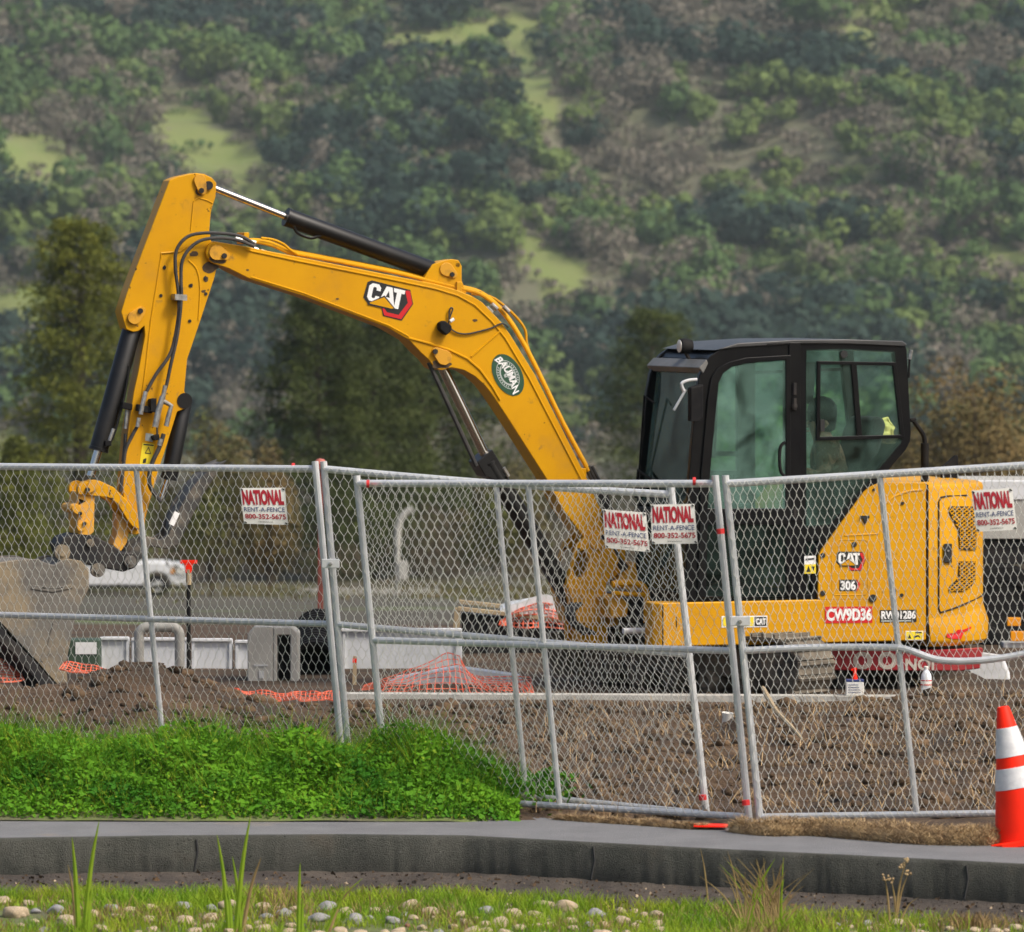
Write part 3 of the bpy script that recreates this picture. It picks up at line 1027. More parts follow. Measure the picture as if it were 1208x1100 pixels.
tuft(96, 1098, 'tall green grass tuft in front of the kerb, leftmost of the tall tufts',
     [(92, 85, 988, 9, 'blade'), (99, 117, 968, 9, 'blade'), (94, 89, 1040, 7, 'blade'), (103, 108, 1048, 9, 'blade'), (90, 80, 1020, 4, 'dryblade')], 1)
tuft(276, 1098, 'tall green grass tuft with two dry straws in front of the kerb',
     [(270, 256, 985, 8, 'blade'), (278, 296, 960, 9, 'blade'), (284, 274, 1010, 7, 'blade'), (286, 308, 1012, 7, 'dryblade'), (273, 268, 1050, 8, 'blade'), (282, 290, 1055, 8, 'blade')], 2)
tuft(353, 1098, 'single tall green blade right of the tuft with two dry straws', [(352, 354, 1018, 7, 'blade'), (356, 357, 1060, 6, 'blade')], 3)
tuft(392, 1096, 'bent green blades leaning right beside a patch of stones', [(385, 428, 1036, 7, 'blade'), (388, 418, 1045, 5, 'dryblade')], 4)
tuft(1055, 1090, 'dry flowering weed with pale heads in front of the kerb', [(1050, 1044, 1036, 3, 'dryblade'), (1055, 1069, 1016, 3, 'dryblade'), (1058, 1052, 1040, 3, 'dryblade'), (1060, 1085, 1058, 2.5, 'dryblade'), (1056, 1072, 1030, 3, 'dryblade'), (1062, 1106, 1092, 2.5, 'dryblade')], 5, name='dry_weed')
rr = random.Random(3)
tuft(900, 1096, 'brown dry grass clump in front of the kerb right of centre',
     [(900 + rr.uniform(-25, 25), 905 + rr.gauss(0, 30), rr.uniform(1010, 1066), rr.uniform(1.8, 3.2), 'dryblade' if rr.random() < 0.85 else 'blade') for _ in range(84)], 6, name='dry_grass_clump')
tuft(835, 1070, 'two thin dry stalks left of the brown grass clump', [(836, 826, 1000, 2.2, 'dryblade'), (872, 858, 1004, 2.4, 'dryblade')], 7, name='dry_stalk')

# pale flower heads of the dry weed
dw = [o for o in bpy.data.objects if o.name == 'dry_weed'][0]
for tx_, ty_ in ((1044, 1036), (1069, 1016), (1052, 1040), (1072, 1030), (1064, 1022)):
    mb = MB()
    p_ = W(tx_, ty_, dw.location.y) - dw.location
    for q in range(7):
        o_ = Vector((rr.uniform(-.018, .018), rr.uniform(-.012, .012), rr.uniform(-.012, .016)))
        mb.tube([p_ + o_ - Vector((0, 0, .006)), p_ + o_, p_ + o_ + Vector((0, 0, .007))], [.002, .007, .003], 6)
    mb.build('flower_head', M['straw'], dw)
# cobbles half sunk in the verge
mbs = []
for k in range(6):
    mb = MB()
    bm = bmesh.new()
    bmesh.ops.create_icosphere(bm, subdivisions=3, radius=1.0)
    for v in bm.verts:
        q = 1 + 0.55 * (vnoise(v.co.x * 1.5 + k * 7, v.co.y * 1.5 + v.co.z, 2) - 0.5) + 0.30 * (vnoise(v.co.z * 2.6 + k, v.co.x * 2.6, 4) - 0.5)
        v.co = Vector((v.co.x * q, v.co.y * q * 0.8, v.co.z * q * 0.55))
    me = bpy.data.meshes.new('cobble')
    bm.to_mesh(me)
    bm.free()
    me.materials.append(M['stone_a'] if k in (0, 1, 4) else M['stone_b'] if k in (2, 3) else M['stone_c'])
    me.polygons.foreach_set('use_smooth', [True] * len(me.polygons))
    mbs.append(me)
LAB = {0: 'tan cobble half sunk in the verge grass', 1: 'tan cobble half sunk in the verge grass', 4: 'tan cobble half sunk in the verge grass',
       2: 'grey cobble half sunk in the verge grass', 3: 'grey cobble half sunk in the verge grass', 5: 'rusty red cobble half sunk in the verge grass'}
placed = []
tries = 0
while len(placed) < 165 and tries < 20000:
    tries += 1
    if rr.random() < 0.42:
        px, py = rr.uniform(985, 1215), rr.uniform(1078, 1106)
    else:
        px, py = rr.uniform(-5, 780), rr.uniform(1066, 1106)
    r0 = rr.uniform(5, 13) * rr.uniform(.8, 1.45) * (0.8 if px > 900 else 1)
    if any(abs(px - a) < (r0 + c) * 0.85 and abs(py - b) < (r0 + c) * 0.4 for a, b, c in placed):
        continue
    if fbm(px / 60.0, py / 18.0, 2, 37) < rr.uniform(0.22, 0.52):
        continue
    kk = rr.choice([0, 1, 2, 3, 4, 0, 1, 4, 0, 4, 1]) if rr.random() < 0.97 else 5
    p = WZ(px, py, -0.225)
    kyy = np.interp(p.x, [q.x for q in kb], [q.y for q in kb])
    if p.y > kyy - 0.55:
        continue
    placed.append((px, py, r0))
    o = bpy.data.objects.new('cobble', mbs[kk])
    COL.objects.link(o)
    s = r0 * p.y / F
    o.location = (p.x, p.y, float(verge_z(p.x, p.y)) + s * 0.24)
    o.scale = (s * rr.uniform(0.9, 1.25), s, s * rr.uniform(0.8, 1.1))
    o.rotation_euler = (rr.uniform(-.2, .2), rr.uniform(-.2, .2), rr.uniform(0, 6.28))
    tag(o, LAB[kk], 'stone', 'cobbles in the verge')

n = 60000
bx = rg.uniform(-3.6, 3.6, n)
ky = np.interp(bx, [p.x for p in kb], [p.y for p in kb])
by = ky - 0.22 - 0.42 * fbm(bx * 1.8, bx * 0, 3, 23) - rg.uniform(0, 1, n) ** 1.2 * 2.6
thin = fbm(bx * 1.6, by * 1.6, 3, 19)
sel = (thin > 0.30) & ~((bx > 1.9) & (by < ky - 0.85) & (rg.uniform(0, 1, n) < 0.8))
for px_, py_, r_ in placed:
    q_ = WZ(px_, py_, -0.225)
    rr_ = r_ * q_.y / F
    sel &= ((bx - q_.x) / (rr_ * 1.15)) ** 2 + ((by - q_.y) / (rr_ * 1.0 + .07)) ** 2 > 1
bx, by = bx[sel], by[sel]
n = len(bx)
B = np.stack([bx, by, verge_z(bx, by) - 0.005], 1)
dry_ = (fbm(bx * 2.5, by * 2.5, 3, 29) + rg.uniform(-.18, .18, n)) > 0.60
v, f = blades(B, rg.uniform(0.03, 0.08, n) * (0.5 + 1.1 * thin[sel]), rg.uniform(0.004, 0.008, n), np.full(n, 0.9), rng=rg)
tag(np_mesh('verge_grass', v, f, None, mats=[M['blade'], M['dryblade']], mi=np.concatenate([dry_, dry_]).astype(int)), 'short yellow green grass between the stones in front of the kerb', 'grass', kind='stuff')


# grit on the soil ledge
rl = np.random.default_rng(77)
n = 2600
lx = rl.uniform(-3.2, 3.2, n)
lk = np.interp(lx, [p.x for p in kb], [p.y for p in kb])
lt_ = rl.uniform(0.0, 0.75, n)
lz = np.interp(lx, [p.x for p in kb], [p.z for p in kb]) + np.interp(lt_, [0, .18, .42, .75], [.004, -.018, -.055, -.085])
C = np.stack([lx, lk - lt_, lz + .004], 1)
v, f = leaf_quads(C, 0.005 + 0.012 * rl.uniform(0, 1, n) ** 3, rng=rl, up_bias=0.3, aspect=.8)
tag(np_mesh('ledge_grit', v, f, None, mats=[M['clod'], M['stone_a'], M['soil']], mi=rl.choice(3, n, p=[.62, .06, .32])), 'loose grit and crumbs on the soil ledge below the kerb', 'grit', kind='stuff')
# clods over the turned earth
V, Fc, off = [], [], 0
bm = bmesh.new()
bmesh.ops.create_icosphere(bm, subdivisions=1, radius=1.0)
bm.verts.ensure_lookup_table()
cv = np.array([v.co[:] for v in bm.verts])
cf = np.array([[v.index for v in f.verts] for f in bm.faces])
bm.free()
rc = np.random.default_rng(8)
for k in range(9500):
    X, Y = rc.uniform(-4.4, 5.0), 30.5 + rc.uniform(0, 1) ** 1.0 * 8.2
    if X < 0.0 and Y < 32.0:
        continue
    s = 0.007 + 0.055 * rc.uniform(0, 1) ** 6
    j = cv * rc.uniform(0.5, 1.4, (len(cv), 1)) * s * np.array([1.2, 1, .75])
    V.append(j + np.array([X, Y, float(dirt_z(X, Y)) + s * 0.2]))
    Fc.append(cf + off)
    off += len(cv)
tag(np_mesh('earth_clods', np.concatenate(V), np.concatenate(Fc), M['clod']), 'loose earth clods over the turned ground', 'earth', kind='stuff')
n = 2600
lx, ly = rc.uniform(0, 5, n), rc.uniform(30.4, 38.6, n)
C = np.stack([lx, ly, dirt_z(lx, ly) + 0.02], 1)
v, f = blades(C, rc.uniform(0.03, 0.14, n), np.full(n, 0.005), np.full(n, 2.2), rng=rc)
tag(np_mesh('dry_litter', v, f, M['straw']), 'dry straw litter on the turned earth', 'litter', kind='stuff')
# ================================================================== RENTED FENCE PANELS
def lerp(a, b, t):
    return a + (b - a) * t


def fence_panel(tl, bl, tr, br, Yl, Yr, label, posts=(), mid=None, seed=0, bottom_rail=True, sag=0.0, pitch=0.0262):
    """corners in photo pixels at depths Yl / Yr (a leaning panel keeps its real slant)"""
    TL, BL, TR, BR = W(*tl, Yl), W(*bl, Yl), W(*tr, Yr), W(*br, Yr)
    org = (BL + BR) / 2
    n = (TR - TL).cross(BL - TL).normalized()
    if n.y > 0:
        n = -n
    t = empty('chain_link_fence', org)
    tag(t, label, 'fence', 'rented chain link fence panels')

    def Q(s, k, d=0.0):
        return lerp(lerp(TL, TR, s), lerp(BL, BR, s), k) - org + n * d
    R = 0.0205
    fr = MB()
    fr.tube([Q(0, -0.012), Q(0, 1.0)], R, 10)
    fr.tube([Q(1, -0.012), Q(1, 1.0)], R, 10)
    top = [Q(s, 0.012 + sag * math.sin(math.pi * s)) for s in np.linspace(0, 1, 9)]
    fr.tube(top, R, 10)
    if bottom_rail:
        fr.tube([Q(0, 0.985), Q(1, 0.985)], R * 0.9, 10)
    fr.build('frame', M['galv'], t)
    mr = MB()
    mr.tube(smooth_path([Q(s, k, d) for s, k, d in (mid or [(0, .5, 0), (1, .5, 0)])], 6), R * 0.92, 10)
    mr.build('middle_rail', M['galv'], t)
    for s in posts:
        MB().tube([Q(s, 0.01, -0.004), Q(s, 0.985, -0.004)], R * 0.82, 9).build('upright', M['galv'], t)
    # woven wire
    w, h = (TR - TL).length, (BL - TL).length
    r = np.random.default_rng(seed)
    nx, ny = int(w / pitch), int(h / 0.050)
    rad = 0.00145
    js = np.arange(0, ny + 1)
    ph = r.uniform(0, 10)
    V, Fc, off = [], [], 0
    A = np.array
    TLn, TRn, BLn, BRn, nn = A(TL - org), A(TR - org), A(BL - org), A(BR - org), A(n)
    for i in range(nx):
        s_, k_, d_ = [], [], []
        for j in range(ny + 1):
            right = (i + j) % 2
            s0 = (i + (1.04 if right else -0.04)) / nx
            # bend: two points per vertex so that the wire turns round its neighbour
            dirn = 1 if right else -1
            for e, dd in ((-0.20, -dirn), (0.20, dirn)):
                s_.append(s0 - dirn * 0.07 / nx)
                k_.append((j + e) / ny)
                d_.append(0.0042 * dd)
        s_, k_, d_ = A(s_), A(k_), A(d_)
        s_ = s_ + 0.0035 * (vnoise(k_ * 5 + ph, np.full(len(k_), i * 0.13), 3) - .5) + 0.0022 * np.sin(k_ * 2.5 + i * 0.05 + ph)
        k_ = np.clip(k_ + 0.006 * (vnoise(s_ * 9 + ph, k_ * 4, 7) - 0.5), 0.006, 0.992)
        bul = 0.03 * (vnoise(s_ * 4 + ph, k_ * 3, 5) - 0.5) * np.sin(np.clip(k_, 0, 1) * math.pi) + 0.024
        P = ((TLn * (1 - s_)[:, None] + TRn * s_[:, None]) * (1 - k_)[:, None] + (BLn * (1 - s_)[:, None] + BRn * s_[:, None]) * k_[:, None]
             + nn * (d_ + bul)[:, None])
        T = np.gradient(P, axis=0)
        T /= np.linalg.norm(T, axis=1, keepdims=True) + 1e-9
        a = np.cross(T, nn)
        a /= np.linalg.norm(a, axis=1, keepdims=True) + 1e-9
        ring = np.stack([P + a * rad, P + nn * rad, P - a * rad, P - nn * rad], 1).reshape(-1, 3)
        m = len(P)
        b = (np.arange(m - 1) * 4)[:, None]
        fc = np.concatenate([b + A([[q, (q + 1) % 4, (q + 1) % 4 + 4, q + 4]]) for q in range(4)])
        V.append(ring)
        Fc.append(fc + off)
        off += len(ring)
    np_mesh('chain_link', np.concatenate(V), np.concatenate(Fc), M['wire'], parent=t, smooth=True)
    return t, Q


P1, Q1 = fence_panel((-44, 546), (-6, 904), (372, 549), (406, 924), 33.1, 31.75,
                     'chain link fence panel at the left, standing in the green weeds', posts=(0.50,), seed=1, bottom_rail=False)
P2, Q2 = fence_panel((382, 549), (414, 925), (792, 579), (834, 966), 31.65, 30.75,
                     'chain link fence panel behind, overlapped by the front one in the middle', posts=(0.50,), seed=2, sag=0.006)
P3, Q3 = fence_panel((421, 566), (458, 945), (844, 566), (884, 970), 31.3, 30.1,
                     'front chain link fence panel in the middle with a white sign at its top right', posts=(0.485,), seed=3)
P4, Q4 = fence_panel((856, 566), (897, 970), (1262, 541), (1312, 964), 30.0, 29.5,
                     'right chain link fence panel with a bent middle rail before the yellow engine housing', posts=(0.45,),
                     mid=[(0, .5, 0), (.2, .498, 0), (.40, .505, 0), (.47, .512, 0.01), (.56, .545, .02), (.66, .552, .02), (.76, .545, .01), (.86, .53, 0), (1, .515, 0)], seed=4, pitch=0.0195)

# the clamps that hold neighbouring panels together
def clamp(px, py, Y, wpx, label):
    s = Y / F
    p = W(px, py, Y - 0.03)
    t = empty('fence_clamp', p)
    tag(t, label, 'clamp', 'clamps on the fence posts')
    w = wpx * s
    MB().box((-w / 2, -0.012, -0.026), (w / 2, 0.004, 0.026)).build('plate', M['galv'], t, bevel=0.004)
    ax = Matrix.Rotation(math.radians(90), 4, 'X')
    MB().lathe([(0.012, 0.0), (0.012, 0.030), (0.008, 0.034)], 6, Matrix.Translation((0, -0.004, 0)) @ ax).build('bolt', M['fitting'], t)


clamp(390, 665, 31.6, 21, 'steel clamp joining the two posts at the left side of the middle panels')
clamp(873, 733, 30.0, 24, 'steel clamp joining the two posts in front of the excavator cab')

# paint marks sprayed on posts and rails
for i, (px, py, Y, lab) in enumerate([(346, 551, 31.85, 'left panel top rail'), (434, 571, 31.2, 'middle panel top rail near its left end'), (819, 568, 30.1, 'middle panel top rail near its right end'),
                                      (850, 627, 30.0, 'post in front of the cab door'), (829, 941, 30.7, 'foot of the rear panel post'), (880, 947, 30.0, 'foot of the post in front of the cab')]):
    mb = MB()
    if i < 3:
        a, b = W(px - 1.8, py, Y), W(px + 1.8, py + 0.1, Y)
    else:
        a, b = W(px - 0.3, py - 3, Y), W(px + 0.3, py + 3, Y)
    mb.tube([a, b], 0.0222, 10)
    tag(mb.build('paint_mark', M['spray']), 'red paint mark on the ' + lab, 'paint mark')


# ------------------------------------------------------------------ the rental signs
def fence_sign(tl, tr, br, bl, Y, label):
    TL, TR, BR, BL = [W(*p, Y) for p in (tl, tr, br, bl)]
    c = (TL + BR) / 2
    t = empty('fence_sign', c)
    tag(t, label, 'sign', 'rental signs wired to the fence')

    def S(a, b, d):
        p = lerp(lerp(TL, TR, a), lerp(BL, BR, a), b) - c
        bow = 0.006 * math.sin(math.pi * a) + 0.004 * math.sin(math.pi * b)
        return p + Vector((0, -d - bow, 0))
    n = 9
    mb = MB()
    vs = [S(i / n, j / n, 0.0) for j in range(n + 1) for i in range(n + 1)] + [S(i / n, j / n, -0.003) for j in range(n + 1) for i in range(n + 1)]
    k = (n + 1) ** 2
    fs = []
    for j in range(n):
        for i in range(n):
            a = j * (n + 1) + i
            fs += [(a, a + 1, a + n + 2, a + n + 1), (a + k, a + k + n + 1, a + k + n + 2, a + k + 1)]
    for i in range(n):
        for (a, b) in ((i, i + 1), (n * (n + 1) + i, n * (n + 1) + i + 1), (i * (n + 1), (i + 1) * (n + 1)), (i * (n + 1) + n, (i + 1) * (n + 1) + n)):
            fs.append((a, b, b + k, a + k))
    mb.add(vs, fs)
    mb.build('board', M['white'], t)
    for s, mk, x0, y0, x1, y1, bold in (('NATIONAL', 'red', .03, .05, .955, .47, 0.055), ('RENT-A-FENCE', 'blue', .04, .53, .955, .655, 0.004),
                                        ('800-352-5675', 'red', .045, .715, .965, .855, 0.022), ('rentnational.com', 'ink', .34, .905, .66, .95, 0.0)):
        mb = MB()
        text_on(mb, s, lambda a, b: S(a, b, 0.0025), x0, y0, x1, y1, bold)
        mb.build('lettering', M[mk], t, smooth=False, recalc=False)
    mb = MB()
    for a, b in ((.04, .04), (.96, .04), (.96, .96), (.04, .96)):
        p = S(a, b, 0.003)
        mb.tube([p + Vector((-.006, 0, .004)), p + Vector((.006, -.002, -.004))], 0.0035, 5)
    mb.build('wire_tie', M['darksteel'], t)
    return t


fence_sign((283, 576), (336, 575.5), (340, 619.5), (288, 618), 31.84, 'white rental sign on the left fence panel beside the double posts')
fence_sign((711, 601), (762, 605), (766.6, 651.7), (714, 646.5), 30.78, 'tilted white rental sign behind the wire in front of the boom foot')
fence_sign((767.8, 595.5), (819, 594.6), (823, 641.5), (769, 642), 30.14, 'straight white rental sign in front of the wire, right of the tilted one')
fence_sign((1146, 579), (1194, 576), (1200, 625), (1152, 627.6), 29.48, 'white rental sign on the right fence panel at the tail of the excavator')

# ------------------------------------------------------------------ traffic cone (leaning)
p = WZ(1213, 994, 0.04)
t = empty('traffic_cone', p)
t.rotation_euler = (math.radians(-2), math.radians(-10.5), 0)
tag(t, 'orange traffic cone with two white collars leaning at the right end of the path', 'traffic cone')
H, RB, RT = 0.725, 0.172, 0.032


def cr(z):
    return lerp(RB, RT, (z - 0.03) / (H - 0.03))


ap = 0.205
base = [(-ap, -ap + .05), (-ap + .05, -ap), (ap - .05, -ap), (ap, -ap + .05), (ap, ap - .05), (ap - .05, ap), (-ap + .05, ap), (-ap, ap - .05)]
MB().plate([(x, y, 0.03) for x, y in base], [(x, y, 0.0) for x, y in base]).build('base', M['orange'], t, bevel=0.006)
MB().lathe([(RB + .004, 0.026), (RB + .001, 0.04), (cr(.06), .06), (cr(0.3), 0.3), (cr(.5), .5), (cr(H - .01), H - .01), (RT - .004, H), (RT - .012, H - .002), (RT - .014, H - .05)], 40).build('body', M['orange'], t)
for z0, z1 in ((0.295, 0.405), (0.462, 0.615)):
    MB().lathe([(cr(z0) + .0005, z0), (cr(z0) + .003, z0 + .001), (cr(z1) + .003, z1 - .001), (cr(z1) + .0005, z1)], 40).build('collar', M['reflect'], t)

# ------------------------------------------------------------------ straw rolls along the foot of the fence
def straw_roll(pts, rad, label, n, seed):
    path = smooth_path([WZ(x, y, z) for x, y, z in pts], 8)
    org = path[len(path) // 2].copy()
    P = [q - org for q in path]
    t = MB().tube(P, [rad * 0.55 * min(1, 0.35 + 1.2 * min(i, len(P) - 1 - i) / 5) for i in range(len(P))], 10).build('straw_roll', M['straw'])
    t.location = org
    tag(t, label, 'straw roll')
    r = np.random.default_rng(seed)
    A = np.array([q[:] for q in P])
    k = r.uniform(0, len(A) - 1.001, n)
    i = k.astype(int)
    c = A[i] + (A[i + 1] - A[i]) * (k - i)[:, None]
    a = r.uniform(0, 2 * math.pi, n)
    e = np.clip(0.45 + 1.2 * np.minimum(k, len(A) - 1 - k) / 5, 0, 1) * rad * (0.85 + 0.4 * vnoise(k * 0.6, k * 0, seed))
    c = c + np.stack([np.zeros(n), np.cos(a) * e, np.sin(a) * e], 1) * r.uniform(.45, 1.0, n)[:, None]
    v, f = blades(c - np.array([0, 0, 0.006]), r.uniform(.008, .026, n), np.full(n, .0035), np.full(n, 3.2), rng=r)
    np_mesh('loose_straw', v, f, M['straw'], parent=t)


straw_roll([(862, 980, .04), (905, 982, .05), (960, 981, .055), (1020, 985, .06), (1090, 990, .06), (1150, 991, .06), (1182, 992, .05)], 0.078,
           'long roll of dry straw along the right fence panel, ending at the traffic cone', 22000, 3)
straw_roll([(655, 968, .03), (700, 970, .035), (760, 974, .035), (815, 978, .035), (838, 981, .02)], 0.032,
           'thin flattened line of dry straw under the middle fence panels', 9000, 4)
mb = MB()
p = WZ(838, 976, .05)
mb.plate([p + Vector((x, y, 0.006)) for x, y in ((-.09, 0), (.09, -.03), (.10, .12), (-.08, .16))], [p + Vector((x, y, 0)) for x, y in ((-.09, 0), (.09, -.03), (.10, .12), (-.08, .16))])
tag(mb.build('orange_scrap', M['orange']), 'small orange scrap lying under the fence between the two straw rolls', 'scrap')
# ================================================================== THINGS ON THE SITE BEHIND THE FENCE
def at(name, px, py, Y, label, cat, group=None, rz=0.0):
    t = empty(name, W(px, py, Y), rz)
    return tag(t, label, cat, group)


# white kerb along the pad
s = 39.0 / F
a, b = W(408, 826, 39.2), W(1092, 824, 38.95)
mb = MB()
n = 60
vs = []
for i in range(n + 1):
    p = lerp(a, b, i / n)
    k = 0.012 * (vnoise(i * .6, 1.3, 6) - .5)
    for dy, dz in ((-.02 + k, -.12), (-.015 + k, 0.07), (0.11, 0.075), (0.13, -.12)):
        vs.append(Vector((p.x, p.y + dy, dz)))
mb.add(vs, [(4 * i + q, 4 * i + (q + 1) % 4, 4 * i + 4 + (q + 1) % 4, 4 * i + 4 + q) for i in range(n) for q in range(4)] + [(0, 1, 2, 3), (4 * n + 3, 4 * n + 2, 4 * n + 1, 4 * n)])
tag(mb.build('concrete_curb', M['concrete']), 'low pale concrete curb along the pad in front of the excavator tracks', 'curb')

# low white panels in a row behind the spoil
for i, (x0, x1, yt, lab) in enumerate([(118, 152, 752, 'narrow low white panel next to the dark green box'), (155, 222, 753, 'low white panel behind the beige hoop'),
                                        (226, 274, 754, 'low white panel left of the grey concrete box'), (277, 345, 756, 'low white panel behind the grey concrete box'),
                                        (400, 545, 742, 'wide sloping white sheet panel under the orange netting')]):
    Y = 42.3
    A, B = W(x0, yt, Y), W(x1, yt + 1, Y)
    c = (A + B) / 2
    t = empty('white_barrier', (c.x, Y, 0))
    tag(t, lab, 'panel', 'low white panels behind the spoil')
    h = A.z
    L = (B.x - A.x) / 2
    MB().box((-L, 0, 0.0), (L, .10, h)).build('sheet', M['plastic_white'], t, bevel=0.012)
    mb = MB()
    mb.beam((-L, -.012, h * .97), (L, -.012, h * .97), 0.03, 0.022)
    mb.build('top_edge', M['paintwhite'], t, bevel=.004)
    for q in (-.92, .92):
        MB().beam((L * q, -.008, 0), (L * q, -.008, h * .93), 0.02, 0.016, up=(0, 1, 0)).build('batten', M['plastic_white'], t)
# dark green box with a white plate
t = at('green_box', 100, 803, 42.0, 'small dark green box with a white plate beside the bucket', 'box')
gm = mat('dark green plastic', (0.03, 0.06, 0.035), (0.05, 0.08, 0.05), 5, rough=.6)
MB().box((-.13, 0, 0), (.11, .25, .31)).build('body', gm, t, bevel=.015)
MB().box((-.07, -.006, .2), (.09, 0.002, .29)).build('plate', M['decalwhite'], t)
# beige hoop
t = at('pipe_hoop', 188, 812, 41.3, 'beige inverted U pipe hoop in front of the white panels', 'hoop')
k = 41.3 / F
mb = MB()
arc = [(-24 * k, 0, 0), (-24 * k, 0, 62 * k)] + [(-24 * k + 10 * k * (1 - math.cos(q)), 0, 62 * k + 10 * k * math.sin(q)) for q in np.linspace(.2, 1.57, 6)] + \
      [(24 * k - 10 * k * (1 - math.cos(q)), 0, 62 * k + 10 * k * math.sin(q)) for q in np.linspace(1.57, .2, 6)] + [(24 * k, 0, 62 * k), (24 * k, 0, 0)]
mb.tube(arc, 6.0 * k, 12)
mb.build('pipe', M['pvc'], t)
# grey precast box, open at the right
t = at('concrete_box', 322, 811, 41.0, 'grey precast concrete box with an open dark mouth between white panel and black pipe', 'concrete box', rz=0)
k = 41.0 / F
w_, h_ = 30 * k, 71 * k
sh = MB()
sh.plate([(x, 0, z) for x, z in ((-w_, 0), (0, 0), (0, h_), (-w_ + .05, h_), (-w_, h_ - .05))], [(x, .35, z) for x, z in ((-w_, 0), (0, 0), (0, h_), (-w_ + .05, h_), (-w_, h_ - .05))])
sh.plate([(x, 0, z) for x, z in ((.002, 0), (w_, 0), (w_, h_ - .05), (w_ - .05, h_), (.002, h_))], [(x, .35, z) for x, z in ((.002, 0), (w_, 0), (w_, h_ - .05), (w_ - .05, h_), (.002, h_))],
         [[(x, 0, z) for x, z in ((.03, .03), (w_ - .06, .03), (w_ - .06, h_ - .06), (.03, h_ - .06))]], [[(x, .35, z) for x, z in ((.03, .03), (w_ - .06, .03), (w_ - .06, h_ - .06), (.03, h_ - .06))]])
sh.build('shell', M['pvc'], t, bevel=.01)
MB().box((0.03, .30, .03), (w_ - .06, .345, h_ - .06)).build('shaded_back', M['darksteel'], t)  # dark sheet, its colour standing for the shade inside the open mouth
mb = MB()
mb.box((-w_ * .75, -.008, h_ * .35), (-w_ * .2, .002, h_ * .38))
mb.box((-w_ * .55, -.010, h_ * .15), (-w_ * .35, .002, h_ * .27))
mb.build('fitting', M['galv'], t)
# black corrugated pipe
t = at('corrugated_pipe', 372, 811, 41.6, 'end of a black corrugated pipe right of the grey concrete box', 'pipe')
k = 41.6 / F
mb = MB()
ax = Matrix.Translation((0, 0, 28 * k)) @ Matrix.Rotation(math.radians(-72), 4, 'X') @ Matrix.Rotation(0.5, 4, 'Z')
prof = []
for i in range(14):
    prof += [(28 * k * 1.0, i * .05), (28 * k * 1.0, i * .05 + .025), (28 * k * .93, i * .05 + .03), (28 * k * .93, i * .05 + .048)]
mb.lathe([(28 * k * .8, .4), (28 * k * .82, 0.0)] + prof, 28, ax)
mb.build('shell', M['rubber'], t)
# wooden stake, red post, probe
t = at('wooden_stake', 418, 812, 40.6, 'short tan wooden stake right of the black pipe', 'stake')
k = 40.6 / F
MB().plate([(-2.4 * k, 0, 0), (2.4 * k, 0, 0), (3 * k, 0, 37 * k), (-1.5 * k, 0, 38 * k)], [(-2.4 * k, .018, 0), (2.4 * k, .018, 0), (3 * k, .018, 37 * k), (-1.5 * k, .018, 38 * k)]).build('shaft', M['tan'], t, bevel=.002)
MB().box((-2 * k, -.003, 30 * k), (2.6 * k, 0.002, 35 * k)).build('paint_band', M['orange'], t)
rp = mat('rusty red post paint', (0.22, 0.035, 0.025), (0.13, 0.05, 0.035), 6, rough=.7)
t = at('red_post', 378, 777, 44.0, 'slim rusty red post behind the double fence posts', 'post')
k = 44.0 / F
MB().box((-3.2 * k, -.02, 0), (3.2 * k, .02, 228 * k)).build('shaft', rp, t, bevel=.003)
MB().lathe([(0.02, 222 * k), (.05, 224 * k), (.055, 230 * k), (.03, 235 * k), (0.0, 236 * k)], 14).build('cap', mat('faded red cap', (0.42, .12, .09), None, rough=.6), t)
t = at('soil_probe', 222.5, 818, 40.2, 'slim black probe with a red T handle standing in the spoil', 'probe')
k = 40.2 / F
MB().tube([(0, 0, -.02), (0, 0, 148 * k)], 2.6 * k, 8).build('rod', M['rubber'], t)
MB().tube([(0, 0, 128 * k), (0, 0, 146 * k)], 3.4 * k, 8).build('sleeve', M['tan'], t)
mb = MB()
mb.plate([(x * k, -.02, z * k) for x, z in ((-10, 153), (10, 153), (10, 157), (-10, 157))], [(x * k, .02, z * k) for x, z in ((-10, 153), (10, 153), (10, 157), (-10, 157))])
mb.plate([(x * k, -.018, z * k) for x, z in ((-3.5, 142), (3.5, 142), (5, 152.8), (-5.5, 152.8))], [(x * k, .018, z * k) for x, z in ((-3.5, 142), (3.5, 142), (5, 152.8), (-5.5, 152.8))])
mb.build('handle', M['orange'], t, bevel=.004)
MB().lathe([(4.5 * k, 0.005), (4.8 * k, .015), (3 * k, .05), (2.6 * k, .06)], 12).build('foot_collar', M['orange'], t)


